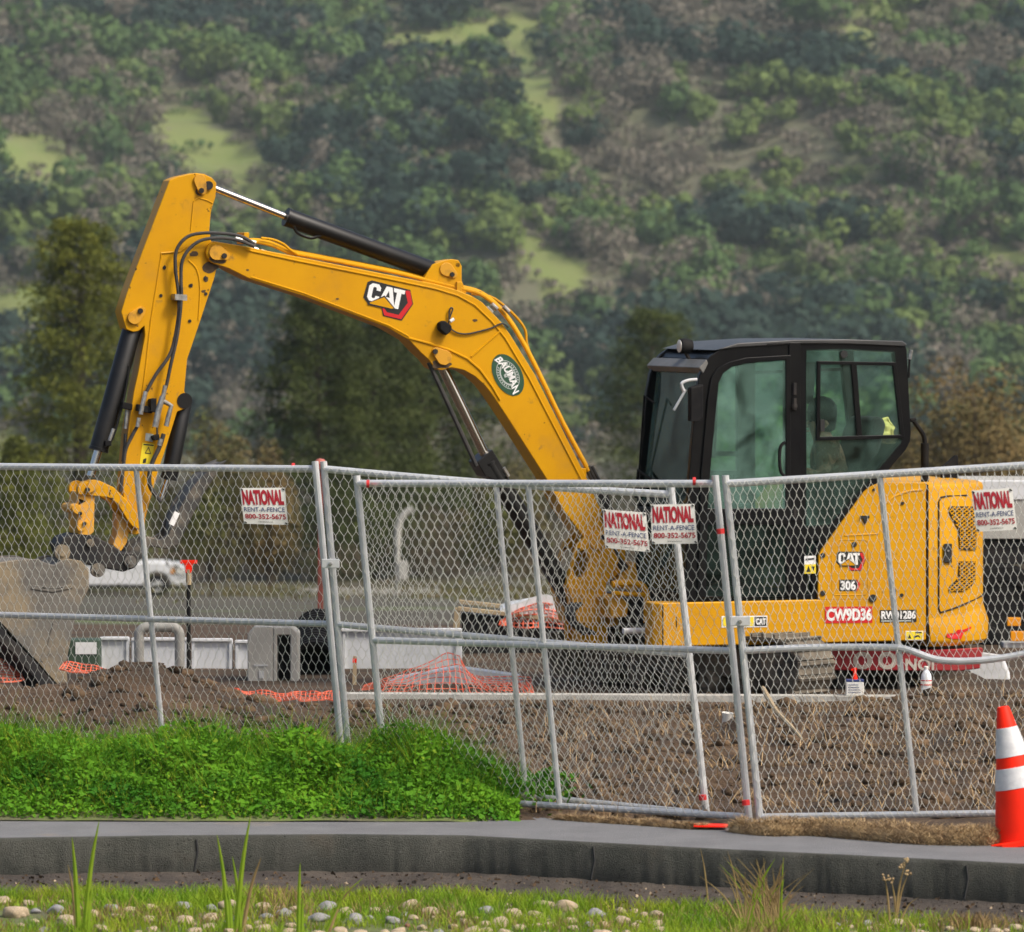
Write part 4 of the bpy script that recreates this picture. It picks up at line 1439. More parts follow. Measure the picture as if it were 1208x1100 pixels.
# orange netting
def net(lower, upper, Yl, Yu, rows, cols, label, thick=0.0035, seed=0):
    lo, up = smooth_path([Vector((x, y, 0)) for x, y in lower], 8), smooth_path([Vector((x, y, 0)) for x, y in upper], 8)

    def ev(p, t):
        f = t * (len(p) - 1)
        i = min(int(f), len(p) - 2)
        return p[i].lerp(p[i + 1], f - i)
    r = random.Random(seed)
    ph = r.uniform(0, 9)
    G = [[None] * (cols + 1) for _ in range(rows + 1)]
    for i in range(rows + 1):
        for j in range(cols + 1):
            q, t_ = i / rows, j / cols
            a, b = ev(lo, t_), ev(up, t_)
            px = a.lerp(b, q)
            Y = lerp(Yl, Yu, q) + 0.10 * (vnoise(j * .35 + ph, i * .5, 4) - .5)
            G[i][j] = W(px.x + 4 * (vnoise(j * .3, i * .4 + ph, 2) - .5), px.y + 4 * (vnoise(j * .5 + ph, i * .5, 9) - .5), Y)
    org = G[0][cols // 2].copy()
    mb = MB()
    for i in range(rows + 1):
        mb.tube([g - org for g in G[i]], thick * (1.6 if i in (0, rows) else 1.25), 4)
    for j in range(cols + 1):
        mb.tube([G[i][j] - org for i in range(rows + 1)], thick, 4)
    o = mb.build('orange_netting', M['orange_net'])
    o.location = org
    tag(o, label, 'netting', 'orange safety netting')


net([(70, 790), (150, 804), (210, 815), (270, 823), (340, 826), (402, 826)], [(74, 781), (150, 793), (210, 803), (270, 813), (340, 817), (402, 816)], 36.9, 37.2, 4, 70,
    'long orange safety netting lying along the spoil before the white panels', seed=1)
net([(-40, 802), (-5, 806), (28, 801)], [(-60, 752), (-10, 764), (26, 790)], 38.6, 39.2, 9, 16, 'orange safety netting left of the bucket at the photo edge', thick=0.0042, seed=2)
net([(412, 822), (470, 824), (540, 825), (600, 823), (628, 818)], [(420, 812), (480, 792), (534, 771), (556, 796), (626, 800)], 39.6, 40.6, 8, 30, 'heap of orange safety netting left of the excavator tracks', thick=0.0032, seed=3)

# grey sheet under the net heap
mb = MB()
pa, pb = [(415, 824), (628, 822), (612, 798), (540, 788), (470, 800)], 40.7
mb.plate([W(x, y, 40.7) for x, y in pa], [W(x, y - 3, 41.4) for x, y in pa])
tag(mb.build('grey_sheet', M['plastic_white']), 'pale grey sheet under the heap of orange netting', 'sheet')

# timber rimmed skip with a white tarp on it
Y = 44.0
k = Y / F
t = at('timber_skip', 620, 789, Y, 'low dark skip with a tan timber rim left of the excavator', 'skip', rz=0.0)
MB().plate([(x * k, 0, z * k) for x, z in ((-74, 0), (86, 0), (84, 50), (-76, 66))], [(x * k, .9, z * k) for x, z in ((-74, 0), (86, 0), (84, 50), (-76, 66))]).build('side_boards', M['darksteel'], t, bevel=.01)
for yy in (-.03, .9):
    MB().beam((-80 * k, yy, 71 * k), (88 * k, yy, 53 * k), .06, .035).build('rim_board', M['tan'], t, bevel=.005)
MB().beam((-80 * k, -.035, 72 * k), (-84 * k, -.035, 22 * k), .05, .04, up=(0, 1, 0)).build('corner_post', M['tan'], t, bevel=.005)
for q in (-40, 0, 40):
    MB().beam((q * k, -.018, 0), (q * k, -.018, 55 * k), .05, .03, up=(0, 1, 0)).build('stake', mat('skip stake', (.06, .055, .05), None, rough=.8), t)
mb = MB()
vs, fs = [], []
nx, ny = 26, 10
for j in range(ny + 1):
    for i in range(nx + 1):
        a, b = i / nx, j / ny
        x = lerp(-30, 78, a)
        hgt = 26 * max(0, 1 - abs(a - 0.52) / 0.52) ** 0.8 * (1 - .35 * b) + 2 * vnoise(i * .6, j * .7, 3)
        vs.append(((x) * k, -.05 + b * .8, (lerp(66, 54, a) + 2 + hgt) * k))
for j in range(ny):
    for i in range(nx):
        q = j * (nx + 1) + i
        fs.append((q, q + 1, q + nx + 2, q + nx + 1))
for i in range(nx):      # front drop of the sheet
    a, b = vs[i], vs[i + 1]
    kk = len(vs)
    vs += [(a[0], a[1] - .004, (lerp(66, 54, i / nx)) * k), (b[0], b[1] - .004, lerp(66, 54, (i + 1) / nx) * k)]
    fs.append((i, i + 1, kk + 1, kk))
mb.add(vs, fs)
o = mb.build('white_tarp', M['paintwhite'])
o.location = W(620, 789, Y)
tag(o, 'white tarp heaped on the timber rimmed skip under orange netting', 'tarp')
net([(588, 737), (640, 741), (696, 745)], [(590, 731), (642, 711), (694, 738)], 43.93, 43.95, 5, 20, 'orange safety netting pulled over the white tarp on the skip', thick=0.005, seed=5)

# ------------------------------------------------------------------ small things on the curb and the earth
p = W(1008.5, 823, 39.0)
t = empty('paint_can', (p.x, 39.03, 0.07))
tag(t, 'white spray can with an orange nozzle on the curb', 'spray can')
k = 39.0 / F
MB().box((-10.5 * k, -.035, 0), (10.5 * k, .05, 17 * k)).build('body', M['white'], t, bevel=.008)
MB().box((-10.6 * k, -.036, 16.5 * k), (10.6 * k, .051, 19.5 * k)).build('rim', M['blue'], t, bevel=.004)
mb = MB()
mb.lathe([(3.5 * k, 19 * k), (3.4 * k, 22 * k), (2 * k, 25 * k), (2 * k, 32 * k), (1.2 * k, 33 * k)], 12)
mb.beam((-4 * k, 0, 30.5 * k), (2.5 * k, 0, 32 * k), .014, .014)
mb.build('nozzle', M['orange'], t)
mb = MB()
for q in range(4):
    mb.box((-8 * k, -.0375, (4 + q * 3) * k), ((7 - q) * k, -.0355, (4.6 + q * 3) * k))
mb.build('print', M['blue'], t)
t = empty('water_bottle', (W(1093, 823, 39.0).x, 39.03, 0.07))
tag(t, 'clear plastic water bottle with a red striped label on the curb', 'bottle')
MB().lathe([(.035, 0), (.039, .008), (.038, .05), (.036, .055), (.038, .06), (.038, .13), (.034, .15), (.022, .172), (.014, .185), (.014, .19)], 20).build('body', M['clear'], t)
MB().lathe([(.0392, .07), (.0395, .071), (.0395, .112), (.0392, .113)], 20).build('label', M['white'], t)
mb = MB()
for z in (.074, .104):
    mb.lathe([(.0397, z), (.0401, z + .001), (.0401, z + .007), (.0397, z + .008)], 20)
mb.build('stripe', M['decalred'], t)
MB().lathe([(.016, .187), (.0165, .19), (.0165, .206), (.014, .208)], 16).build('cap', M['white'], t)
p = W(857, 857, 36.6)
t = empty('paper_cup', (p.x, p.y, p.z + .0))
t.rotation_euler = (.1, .12, 0)
tag(t, 'crumpled pale paper cup on the earth behind the double posts', 'cup')
MB().lathe([(.028, -.03), (.03, 0), (.04, .085), (.042, .09), (.038, .088), (.028, .01)], 16).build('body', M['white'], t)
mb = MB()
pth = smooth_path([W(900, 812, 38.2), W(915, 838, 36.4), W(934, 858, 35.1), W(946, 872, 34.5)], 5)
mb.tube([q - pth[5] for q in pth], [.016, .017, .018, .018, .017, .016, .016, .015, .015, .014, .013, .012, .011, .010, .009, .008], 8)
o = mb.build('branch', M['tan'])
o.location = pth[5]
tag(o, 'bare broken branch lying on the earth right of the double posts', 'branch')
mb = MB()
pth = smooth_path([W(976, 902, 33.6), W(982, 922, 33.0), W(984, 940, 32.4), W(1000, 955, 31.9), W(1016, 962, 31.6)], 4)
mb.tube([q - pth[0] for q in pth], .006, 5)
o = mb.build('root', M['straw'])
o.location = pth[0]
tag(o, 'thin dry root on the earth below the branch', 'root')

# ------------------------------------------------------------------ red lettered beam and the truck behind the tail
Y = 40.12
k = Y / F
t = at('red_beam', 1062, 797, Y, 'red steel beam with worn white lettering on short dark legs below the engine housing', 'beam')
for q in (-70, 0, 80):
    MB().box(((q - 3) * k, .02, -28 * k), ((q + 3) * k, .08, 5 * k)).build('leg', M['darksteel'], t)
MB().plate([(x * k, 0, z * k) for x, z in ((-92, 6), (70, 5), (94, 8), (98, 32), (60, 30), (-84, 30))],
           [(x * k, .10, z * k) for x, z in ((-92, 6), (70, 5), (94, 8), (98, 32), (60, 30), (-84, 30))]).build('web', M['redpaint'], t, bevel=.01)
mb = MB()
pale = mat('worn cream lettering', (.62, .56, .47), (.45, .36, .30), 20, rough=.7)


def fnb(x, z):
    return (x * k, -.004, z * k)


text_on(mb, 'O O', fnb, -56, 28, -4, 7, 0.05)
text_on(mb, 'NOI', fnb, 6, 20, 40, 6, 0.03)
mb.build('lettering', pale, t, smooth=False, recalc=False)
t = at('white_sheet', 1152, 818, 41.2, 'bulging white sheet behind the right end of the red beam', 'sheet')
k = 41.2 / F
MB().plate([(x * k, 0, z * k) for x, z in ((-40, 0), (42, 0), (40, 24), (32, 45), (-5, 50), (-36, 38))], [(x * k, .3, z * k) for x, z in ((-36, 0), (38, 0), (36, 22), (28, 42), (-5, 46), (-32, 34))]).build('skin', M['plastic_white'], t, bevel=.03)

Y = 45.0
k = Y / F
t = at('flatbed_truck', 1250, 766, Y, 'dark wheeled truck with a white body parked behind the tail of the excavator', 'truck')
ax = Matrix.Rotation(math.radians(90), 4, 'X')
for wx in (-66, 22):
    R = 50 * k
    tyre = MB().lathe([(R * .55, -.02), (R * .62, .0), (R * .93, .0), (R, -.04), (R, -.24), (R * .93, -.28), (R * .55, -.28)], 36, Matrix.Translation((wx * k, .0, R)) @ ax).build('tyre', M['rubber'], t)
    mb = MB().lathe([(.02, -.03), (R * .2, -.03), (R * .3, -.05), (R * .5, -.05), (R * .56, -.01), (R * .56, -.22)], 24, Matrix.Translation((wx * k, 0, R)) @ ax)
    mb.build('rim', M['darksteel'], tyre)
MB().box((-110 * k, .05, 100 * k), (160 * k, .6, 128 * k)).build('chassis', M['darksteel'], t, bevel=.01)
MB().plate([(x * k, .0, z * k) for x, z in ((-125, 130), (160, 130), (160, 196), (-118, 196), (-125, 190))], [(x * k, 1.6, z * k) for x, z in ((-125, 130), (160, 130), (160, 196), (-118, 196), (-125, 190))]).build('cargo_body', M['pvc'], t, bevel=.02)
MB().box((-126 * k, -.012, 176 * k), (161 * k, .03, 199 * k)).build('upper_rail', M['paintwhite'], t, bevel=.01)
mb = MB()
mb.box((-62 * k, -.32, 12 * k), (-40 * k, -.28, 24 * k))
mb.box((-66 * k, -.32, 30 * k), (-50 * k, -.28, 40 * k))
mb.build('marker_lamp', M['amber'], t, bevel=.006)
MB().box((-70 * k, -.28, 2 * k), (160 * k, .0, 10 * k)).build('side_guard', M['galv'], t, bevel=.006)

# ------------------------------------------------------------------ on the road beyond
Y = 170.0
k = Y / F
g = float(ground_z((150 - CX) / F * Y, Y))
t = empty('white_car', ((120 - CX) / F * Y, Y, g))
tag(t, 'white car on the road beyond the site, its front beside the raised bucket', 'car')
prof = [(-2.2, .35), (-2.25, .62), (-2.1, .86), (-1.5, .95), (-1.0, 1.34), (-.1, 1.38), (.65, 1.0), (1.5, 1.08), (2.3, 1.05), (2.62, .9), (2.72, .6), (2.68, .34)]
arch = lambda cx: [(cx + .42 * math.cos(q), .36 + .42 * math.sin(q)) for q in np.linspace(0.0, math.pi, 9)]
prof2 = prof + arch(1.75) + arch(-1.4)
MB().plate([(x, -.85, z) for x, z in prof2], [(x, .85, z) for x, z in prof2]).build('body', M['paintwhite'], t, bevel=.06)
for wx in (1.75, -1.4):
    ty = MB().lathe([(.19, -.02), (.30, 0), (.34, -.04), (.34, -.18), (.30, -.2)], 24, Matrix.Translation((wx, -.84, .34)) @ ax).build('tyre', M['rubber'], t)
    MB().lathe([(.02, .0), (.06, .01), (.18, .0), (.2, -.06)], 16, Matrix.Translation((wx, -.83, .34)) @ ax).build('rim', M['galv'], ty)
MB().plate([(x, -.87, z) for x, z in ((-1.35, .98), (-.95, 1.27), (-.15, 1.31), (.45, 1.0))], [(x, -.85, z) for x, z in ((-1.35, .98), (-.95, 1.27), (-.15, 1.31), (.45, 1.0))]).build('window', M['ink'], t)
MB().plate([(x, -.88, z) for x, z in ((2.30, .72), (2.6, .72), (2.58, .9), (2.38, .94))], [(x, -.82, z) for x, z in ((2.30, .72), (2.6, .72), (2.58, .9), (2.38, .94))]).build('headlight', M['lens'], t, bevel=.02)
MB().plate([(x, -.885, z) for x, z in ((2.16, .74), (2.28, .74), (2.3, .88), (2.2, .88))], [(x, -.83, z) for x, z in ((2.16, .74), (2.28, .74), (2.3, .88), (2.2, .88))]).build('indicator', M['amber'], t)
MB().box((-2.2, -.86, .28), (2.6, -.80, .36)).build('sill', M['rubber'], t)

Y = 150.0
k = Y / F
g = float(ground_z((470 - CX) / F * Y, Y))
t = empty('gooseneck_post', ((469 - CX) / F * Y, Y, g))
tag(t, 'pale grey gooseneck post with a box on its shaft beyond the fence', 'post')
z_ = lambda y: (CZ - (y - HY) * k) - g
MB().tube([(0, 0, 0), (0, 0, z_(645))], .07, 10).build('shaft', M['pvc'], t)
MB().tube(smooth_path([(0, 0, z_(645)), (.02, 0, z_(622)), (.16, 0, z_(608)), (.42, 0, z_(600))], 5), .10, 10).build('neck', M['pvc'], t)
MB().box((.03, -.12, z_(684)), (.27, .1, z_(662))).build('control_box', M['pvc'], t, bevel=.02)
MB().box((-.2, -.2, 0), (.3, .2, z_(738))).build('foot', M['pvc'], t, bevel=.02)
t = empty('guard_rail', ((430 - CX) / F * Y, Y + 2, g))
tag(t, 'pale horizontal guard rail along the road left of the gooseneck post', 'guard rail')
MB().box((-2.0, 0, z_(707)), (2.0, .06, z_(699))).build('beam', M['pvc'], t, bevel=.01)
for q in (-1.7, 0, 1.7):
    MB().box((q - .05, .06, -.1), (q + .05, .16, z_(700))).build('post', M['pvc'], t)
# ================================================================== THE EXCAVATOR
TH = math.radians(20)
OY = 40.7
OX = (908 - CX) / F * OY
U3, V3 = Vector((math.cos(TH), math.sin(TH), 0)), Vector((-math.sin(TH), math.cos(TH), 0))
EX = empty('excavator', (OX, OY, 0), TH)
tag(EX, 'yellow tracked excavator with a black cab, raised boom and muddy bucket', 'excavator')
O3 = Vector((OX, OY, 0))


def E(x, y, v):
    """machine coordinates (u rearward, v away from the camera, z) of photo pixel x, y on the plane v"""
    dx, dz = (x - CX) / F, -(y - HY) / F
    t = (v + O3.dot(V3)) / (dx * V3.x + V3.y)
    p = Vector((dx * t, t, CZ + dz * t)) - O3
    return Vector((p.dot(U3), v, p.z))


def pl(px, v):
    return [E(x, y, v) for x, y in px]


def shift(ps, v):
    return [Vector((p.x, v, p.z)) for p in ps]


def prism(mb, px, v0, v1, holes=(), ref=None):
    """outline traced on plane ref (default v0), solid from v0 to v1"""
    r = v0 if ref is None else ref
    base = pl(px, r)
    hs = [pl(h, r) for h in holes]
    return mb.plate(shift(base, v0), shift(base, v1), [shift(h, v0) for h in hs], [shift(h, v1) for h in hs])


def arc_px(cx, cy, r, a0, a1, n=8):
    return [(cx + r * math.cos(math.radians(a)), cy + r * math.sin(math.radians(a))) for a in np.linspace(a0, a1, n)]


def disc(mb, x, y, r, v0, v1, seg=18):
    """round pin whose axis runs along v"""
    c = E(x, y, v0)
    s = OY / F
    return mb.plate([(c.x + r * s * math.cos(q), v0, c.z + r * s * math.sin(q)) for q in np.linspace(0, 2 * math.pi, seg, endpoint=False)],
                    [(c.x + r * s * math.cos(q), v1, c.z + r * s * math.sin(q)) for q in np.linspace(0, 2 * math.pi, seg, endpoint=False)])


def keeper(x, y, x2, y2, r, r2, v, parent, name='pin_keeper'):
    """teardrop plate over a pin, with its bolt"""
    a = math.degrees(math.atan2(y2 - y, x2 - x))
    px = arc_px(x, y, r, a + 80, a + 280, 10) + arc_px(x2, y2, r2, a - 80, a + 80, 6)
    mb = MB()
    prism(mb, px, v - .022, v + .01, ref=v)
    o = mb.build(name, M['yellow_dirty'], parent, bevel=.004)
    mb = MB()
    disc(mb, x2, y2, r2 * .62, v - .036, v - .01, 8)
    mb.build('bolt', M['darksteel'], o)
    return o


VB0, VB1 = 0.0, 0.235        # boom
VS0, VS1 = 0.035, 0.20     # stick
VM = 0.118

# ---- boom
boom_px = (arc_px(257, 298, 14, 100, 250, 9) + [(285, 290), (300, 293), (330, 299), (351, 303), (462, 325), (514, 335.5), (541, 343), (556, 349), (569, 357), (580, 368), (591, 380),
           (602, 395), (631, 442), (693, 566), (705, 594), (738, 650), (738, 670), (722, 684), (706, 672), (691, 637), (663, 600), (644, 564), (600, 495), (582, 468), (572, 455),
           (560, 444), (548, 437), (533, 434)] + arc_px(521, 424, 13, 60, 130, 4) + [(505, 424), (496, 416), (482, 401), (458, 387), (358, 349.5), (296, 330), (268, 316)])
mb = MB()
prism(mb, boom_px, VB0, VB1)
boom = mb.build('boom', M['yellow'], EX, bevel=.007)
# top flange strip, weld seam and rib on the side
mb = MB()
tp = [(290, 295), (351, 308), (462, 330), (514, 341), (540, 349), (560, 360), (580, 379), (596, 399), (624, 446), (688, 570)]
mb.tube(pl(tp, VB0 - .002), .007, 6)
mb.tube(pl([(482, 399), (505, 405), (530, 413), (551, 423), (566, 436), (580, 455), (590, 472)], VB0 - .002), .009, 6)
mb.tube(pl([(556, 421), (592, 389)], VB0 - .002), .008, 6)
mb.tube(pl([(296, 327), (358, 346), (458, 384), (482, 397)], VB0 - .001), .006, 6)
mb.build('weld_seam', M['yellow'], boom)
mb = MB()
prism(mb, [(499, 334), (506, 322), (513, 312), (524, 308), (536, 306), (543, 307), (547, 314), (547, 331), (553, 346), (530, 345)], .04, .195, ref=VB0)
mb.build('cylinder_lug', M['yellow'], boom, bevel=.006)
keeper(526, 318, 534, 324, 8, 4.5, .05, boom)
mb = MB()
disc(mb, 540, 313, 4, .046, .052)
disc(mb, 540, 313, 2.6, .04, .052)
mb.build('lifting_eye', M['darksteel'], boom)
keeper(255, 298, 265, 302, 9, 5, VB0, boom)
keeper(523, 422, 514, 415, 9, 5, VB0, boom)
# hydraulic pipes along the top of the boom and round the bend
mb = MB()
for dv, off in ((.05, 0), (.10, 1.5), (.16, 2.5)):
    pth = [(290, 286 - off), (305, 286 - off), (322, 290 - off), (340, 298 - off), (351, 300 - off), (462, 321 - off), (500, 330 - off), (545, 341 - off), (566, 347 - off), (584, 360 - off),
           (600, 378 - off), (614, 400 - off), (632, 434 - off), (664, 500 - off), (694, 556 - off)]
    mb.tube(smooth_path(pl(pth, VB0 + dv), 3), .014, 8)
mb.tube(smooth_path(pl([(308, 281), (322, 283), (334, 288), (341, 294), (352, 301)], .03), 3), .010, 8)
mb.tube(smooth_path(pl([(556, 347), (578, 350), (596, 362), (612, 378), (620, 391), (621, 404), (626, 420)], .22), 3), .010, 8)
mb.build('hydraulic_pipe', M['yellow'], boom)
mb = MB()
for (x, y, a) in ((282, 283, 14), (290, 284, 14), (297, 286, 14), (300, 294, 20), (312, 298, 18), (583, 362, 44), (577, 366, 44), (597, 365, 46)):
    a = math.radians(a)
    mb.tube([E(x - 4.5 * math.cos(a), y - 4.5 * math.sin(a), .02), E(x + 4.5 * math.cos(a), y + 4.5 * math.sin(a), .02)], .0175, 10)
mb.build('pipe_fitting', M['fitting'], boom)
mb = MB()
for (x, y, h) in ((292, 284, 16), (543, 341, 14), (607, 428, 12), (690, 560, 12)):
    mb = MB()
    prism(mb, [(x - 3, y - h * .6), (x + 3, y - h * .6), (x + 3, y + h * .25), (x - 3, y + h * .25)], .02, .20, ref=0)
    mb.build('pipe_clamp', M['yellow'], boom, bevel=.004)
mb = MB()
for off in (0, 4, 8):
    mb.tube(smooth_path(pl([(690 + off, 550), (698 + off, 566), (705 + off, 578), (712 + off, 600), (716 + off, 625)], .1), 4), .014, 8)
mb.build('hose', M['hose'], boom)
# work lamp on the boom with its cable
mb = MB()
prism(mb, [(515, 381), (521, 378), (530, 385), (529, 391), (523, 396), (515, 389)], -.07, .0, ref=0)
lamp = mb.build('work_lamp', M['rubber'], boom, bevel=.012)
mb = MB()
mb.tube(smooth_path(pl([(529, 382), (531, 374), (534, 365), (532, 363.5), (530, 368), (530, 378)], -.02), 5), .006, 6)
mb.tube(smooth_path(pl([(530, 387), (540, 393), (552, 394), (566, 391), (580, 387), (592, 382), (600, 386)], -.012), 5), .006, 6)
mb.build('cable', M['hose'], lamp)
mb = MB()
mb.tube(pl([(531, 379.5), (535.5, 376.5)], -.03), .012, 8)
mb.build('connector', M['decalwhite'], lamp)


# ---- the logo: white letters over a black backing, yellow peak, red hexagon edge
def logo(fn, parent, d=1.0):
    """fn(a, b, depth): a 0..1 left to right, b 0..1 top to bottom"""
    lay = [('backing', M['ink'], .0015, [(.02, .10), (.10, .0), (.78, .0), (.84, .03), (.955, .33), (.97, .42), (.80, .93), (.48, .93), (.40, .68), (.10, .68), (.0, .55)]),
           ('red_edge', M['decalred'], .0025, [(.84, .03), (.90, .03), (1.0, .42), (.84, 1.0), (.48, 1.0), (.40, .76), (.47, .80), (.52, .88), (.77, .88), (.905, .42), (.80, .06)]),
           ('peak_edge', M['ink'], .0042, [(.08, .74), (.40, .36), (.70, .74), (.62, .78), (.10, .78)]),
           ('peak', M['yellow'], .0050, [(.13, .70), (.40, .42), (.64, .70), (.60, .73), (.14, .73)])]
    for nm, mt, dd, pts in lay:
        mb = MB()
        mb.poly([fn(a, b, dd * d) for a, b in pts])
        mb.build(nm, mt, parent, smooth=False)
    mb = MB()
    Cc = [(.30, .26), (.30, .15), (.25, .05), (.11, .05), (.05, .15), (.05, .53), (.11, .64), (.25, .64), (.30, .53), (.30, .44), (.215, .44), (.215, .50), (.19, .53), (.155, .53), (.14, .49), (.14, .2), (.155, .16), (.195, .16), (.215, .20), (.215, .26)]
    Aa = [(.29, .66), (.405, .05), (.53, .05), (.645, .66), (.555, .66), (.53, .52), (.41, .52), (.385, .66)]
    Ah = [(.425, .40), (.515, .40), (.47, .18)]
    Tt = [(.555, .05), (.80, .05), (.80, .18), (.735, .18), (.735, .70), (.64, .70), (.64, .18), (.58, .18)]
    for p in (Cc, Tt):
        mb.poly([fn(a, b, .0035 * d) for a, b in p])
    fr = [Vector(fn(a, b, .0035 * d)) for a, b in Aa]
    hl = [Vector(fn(a, b, .0035 * d)) for a, b in Ah]
    mb.add(fr + hl, [tuple(q) for q in tessellate_polygon([fr, hl])])
    mb.build('lettering', M['decalwhite'], parent, smooth=False, recalc=False)


def quad_fn(tl, tr, bl, v):
    def fn(a, b, d=0.002):
        x = tl[0] + (tr[0] - tl[0]) * a + (bl[0] - tl[0]) * b
        y = tl[1] + (tr[1] - tl[1]) * a + (bl[1] - tl[1]) * b
        p = E(x, y, v)
        return Vector((p.x, v - d, p.z))
    return fn


def logo_thing(tl, tr, bl, v, parent, d=1.0):
    fn = quad_fn(tl, tr, bl, v)
    mb = MB()
    mb.poly([fn(a, b, .0006 * d) for a, b in [(.0, .05), (.08, -.03), (.9, -.01), (1.02, .42), (.86, 1.04), (.46, 1.03), (.38, .74), (.08, .72), (-.02, .58)]])
    o = mb.build('emblem', M['ink'], parent, smooth=False)
    logo(fn, o, d)
    return o


logo_thing((434, 331), (489.5, 344), (426.5, 366), VB0 - .002, boom)
# oval haulier badge
c = (599, 442.5)
ang = math.radians(62)


def oval(a, b, d):
    x = c[0] + a * 26.5 * math.cos(ang) - b * 16.5 * math.sin(ang)
    y = c[1] + a * 26.5 * math.sin(ang) + b * 16.5 * math.cos(ang)
    p = E(x, y, VB0)
    return Vector((p.x, VB0 - d, p.z))


mb = MB()
mb.poly([oval(math.cos(q), math.sin(q), .003) for q in np.linspace(0, 2 * math.pi, 40, endpoint=False)])
badge = mb.build('badge', M['decalgreen'], boom, smooth=False)
mb = MB()
for r0, r1 in ((.74, .70), (.55, .45)):
    n = 40
    vs = [oval(r * math.cos(q) * .94, r * math.sin(q), .0045) for r in (r0, r1) for q in np.linspace(0, 2 * math.pi, n, endpoint=False)]
    mb.add(vs, [(i, (i + 1) % n, n + (i + 1) % n, n + i) for i in range(n)])
for i in range(30):       # the small ring lettering reads as ticks at this size
    q = i / 30 * 2 * math.pi
    if abs(math.sin(q)) > .42:
        mb.poly([oval(r * math.cos(q + e) * .94, r * math.sin(q + e), .0045) for r, e in ((.58, -.05), (.67, -.05), (.67, .05), (.58, .05))])
mb.poly([oval(a * .22, b * .30, .0047) for a, b in ((-1, -.2), (-.3, -1), (.7, -.8), (1, .1), (.3, .3), (.2, 1), (-.4, .9), (-.5, .2))])
mb.build('ring', M['decalgrey'], badge, smooth=False, recalc=False)
for nm, mk, gx, dd in (('lettering_edge', 'decalgreen', .05, .005), ('lettering', 'decalwhite', .0, .0062)):
    mb = MB()
    tv, tf = text_geo('BAUMAN', .03)
    mb.add([oval((-.88 - gx + (1.76 + 2 * gx) * a), (.26 + gx - (.52 + 2 * gx) * b) - .30 * (1 - ((a - .5) * 2) ** 2) + .12, dd) for a, b in tv], tf)
    mb.build(nm, M[mk], badge, smooth=False, recalc=False)

# ---- stick
stick_px = [(200, 213), (209, 209), (222, 206), (231, 204.3), (241, 205.5), (250, 210), (255.5, 216), (254.5, 232), (249, 250), (247, 272), (252, 300), (255.5, 318), (253, 328), (236, 380), (221, 424),
            (217.5, 462), (224, 473), (219, 482), (209, 486), (197, 525), (189, 549), (179, 584), (171.5, 612)] + arc_px(160, 620, 11, 10, 140, 6) + \
           [(146, 590), (145, 575), (147, 549), (150.5, 514), (158, 462), (163, 440), (168, 412), (171, 396)] + arc_px(158, 378, 14, 30, 130, 4) + [(143, 368), (150, 345), (169, 294)]
mb = MB()
prism(mb, stick_px, VS0, VS1)
stick = mb.build('stick', M['yellow'], EX, bevel=.006)
mb = MB()
mb.tube(pl([(190, 305), (190, 299), (212, 297), (220, 292)], VS0 - .001), .008, 6)
mb.tube(pl([(190, 303), (178, 378), (171, 440), (163, 500)], VS0 - .001), .006, 6)
mb.tube(smooth_path(pl([(222, 307), (232, 318), (236, 340), (234, 378)], VS0 - .001), 4), .006, 6)
mb.tube(smooth_path(pl([(228, 238), (234, 234), (245, 237), (251, 240)], VS0 - .001), 4), .005, 6)
mb.tube(pl([(228, 240), (225, 272)], VS0 - .001), .005, 6)
mb.build('weld_seam', M['yellow'], stick)
# slot in the front plate
mb = MB()
sl = [E(198.5, 222, VS0), E(176.5, 282, VS0)]
mb.plate([Vector((sl[0].x - .006, VS0 + .05, sl[0].z)), Vector((sl[0].x - .006, VS1 - .05, sl[0].z)), Vector((sl[1].x - .006, VS1 - .05, sl[1].z)), Vector((sl[1].x - .006, VS0 + .05, sl[1].z))],
         [Vector((sl[0].x + .02, VS0 + .05, sl[0].z)), Vector((sl[0].x + .02, VS1 - .05, sl[0].z)), Vector((sl[1].x + .02, VS1 - .05, sl[1].z)), Vector((sl[1].x + .02, VS0 + .05, sl[1].z))])
mb.build('front_slot', M['yellow_dirty'], stick)
keeper(235, 213, 238, 225, 7, 5, VS0, stick)
keeper(158, 375, 166, 367, 8, 5, VS0, stick)
mb = MB()
disc(mb, 246.5, 219, 5, VS0 - .02, VS0 + .01)
for x, y in ((190, 349), (242, 329), (225, 337), (243, 347), (224, 379), (194, 316)):
    disc(mb, x, y, 2, VS0 - .006, VS0 + .01, 8)
mb.build('bolt_head', M['darksteel'], stick)
# hoses, fittings
mb = MB()
mb.tube(smooth_path(pl([(300, 288), (284, 279), (262, 275.5), (236, 275.5), (219, 281), (208, 296), (207, 318), (210, 342), (211, 366), (207, 395), (200, 419), (184, 442), (173, 462)], -.035), 5), .0125, 8)
mb.tube(smooth_path(pl([(300, 291), (282, 284), (262, 281), (240, 283), (225, 292), (215, 308), (213.5, 330), (214, 348), (212, 375), (208, 402), (202, 428), (197, 452), (194, 462)], -.045), 5), .0125, 8)
mb.tube(smooth_path(pl([(162, 503), (154, 518), (148, 532), (145.5, 552), (142, 580)], .0), 5), .0125, 8)
mb.tube(smooth_path(pl([(193, 512), (188, 528), (180, 545), (176, 562), (178, 576), (190, 592)], -.02), 5), .016, 8)
mb.tube(smooth_path(pl([(148, 512), (147, 528), (145, 545)], .05), 4), .012, 8)
mb.tube(pl([(185, 500), (185.5, 514)], -.01), .007, 6)
mb.build('hose', M['hose'], stick)
mb = MB()
prism(mb, [(205, 347), (219, 348), (219.5, 355), (205, 354)], -.06, .03, ref=-.03)
mb.build('hose_fitting', M['fitting'], stick)
mb = MB()
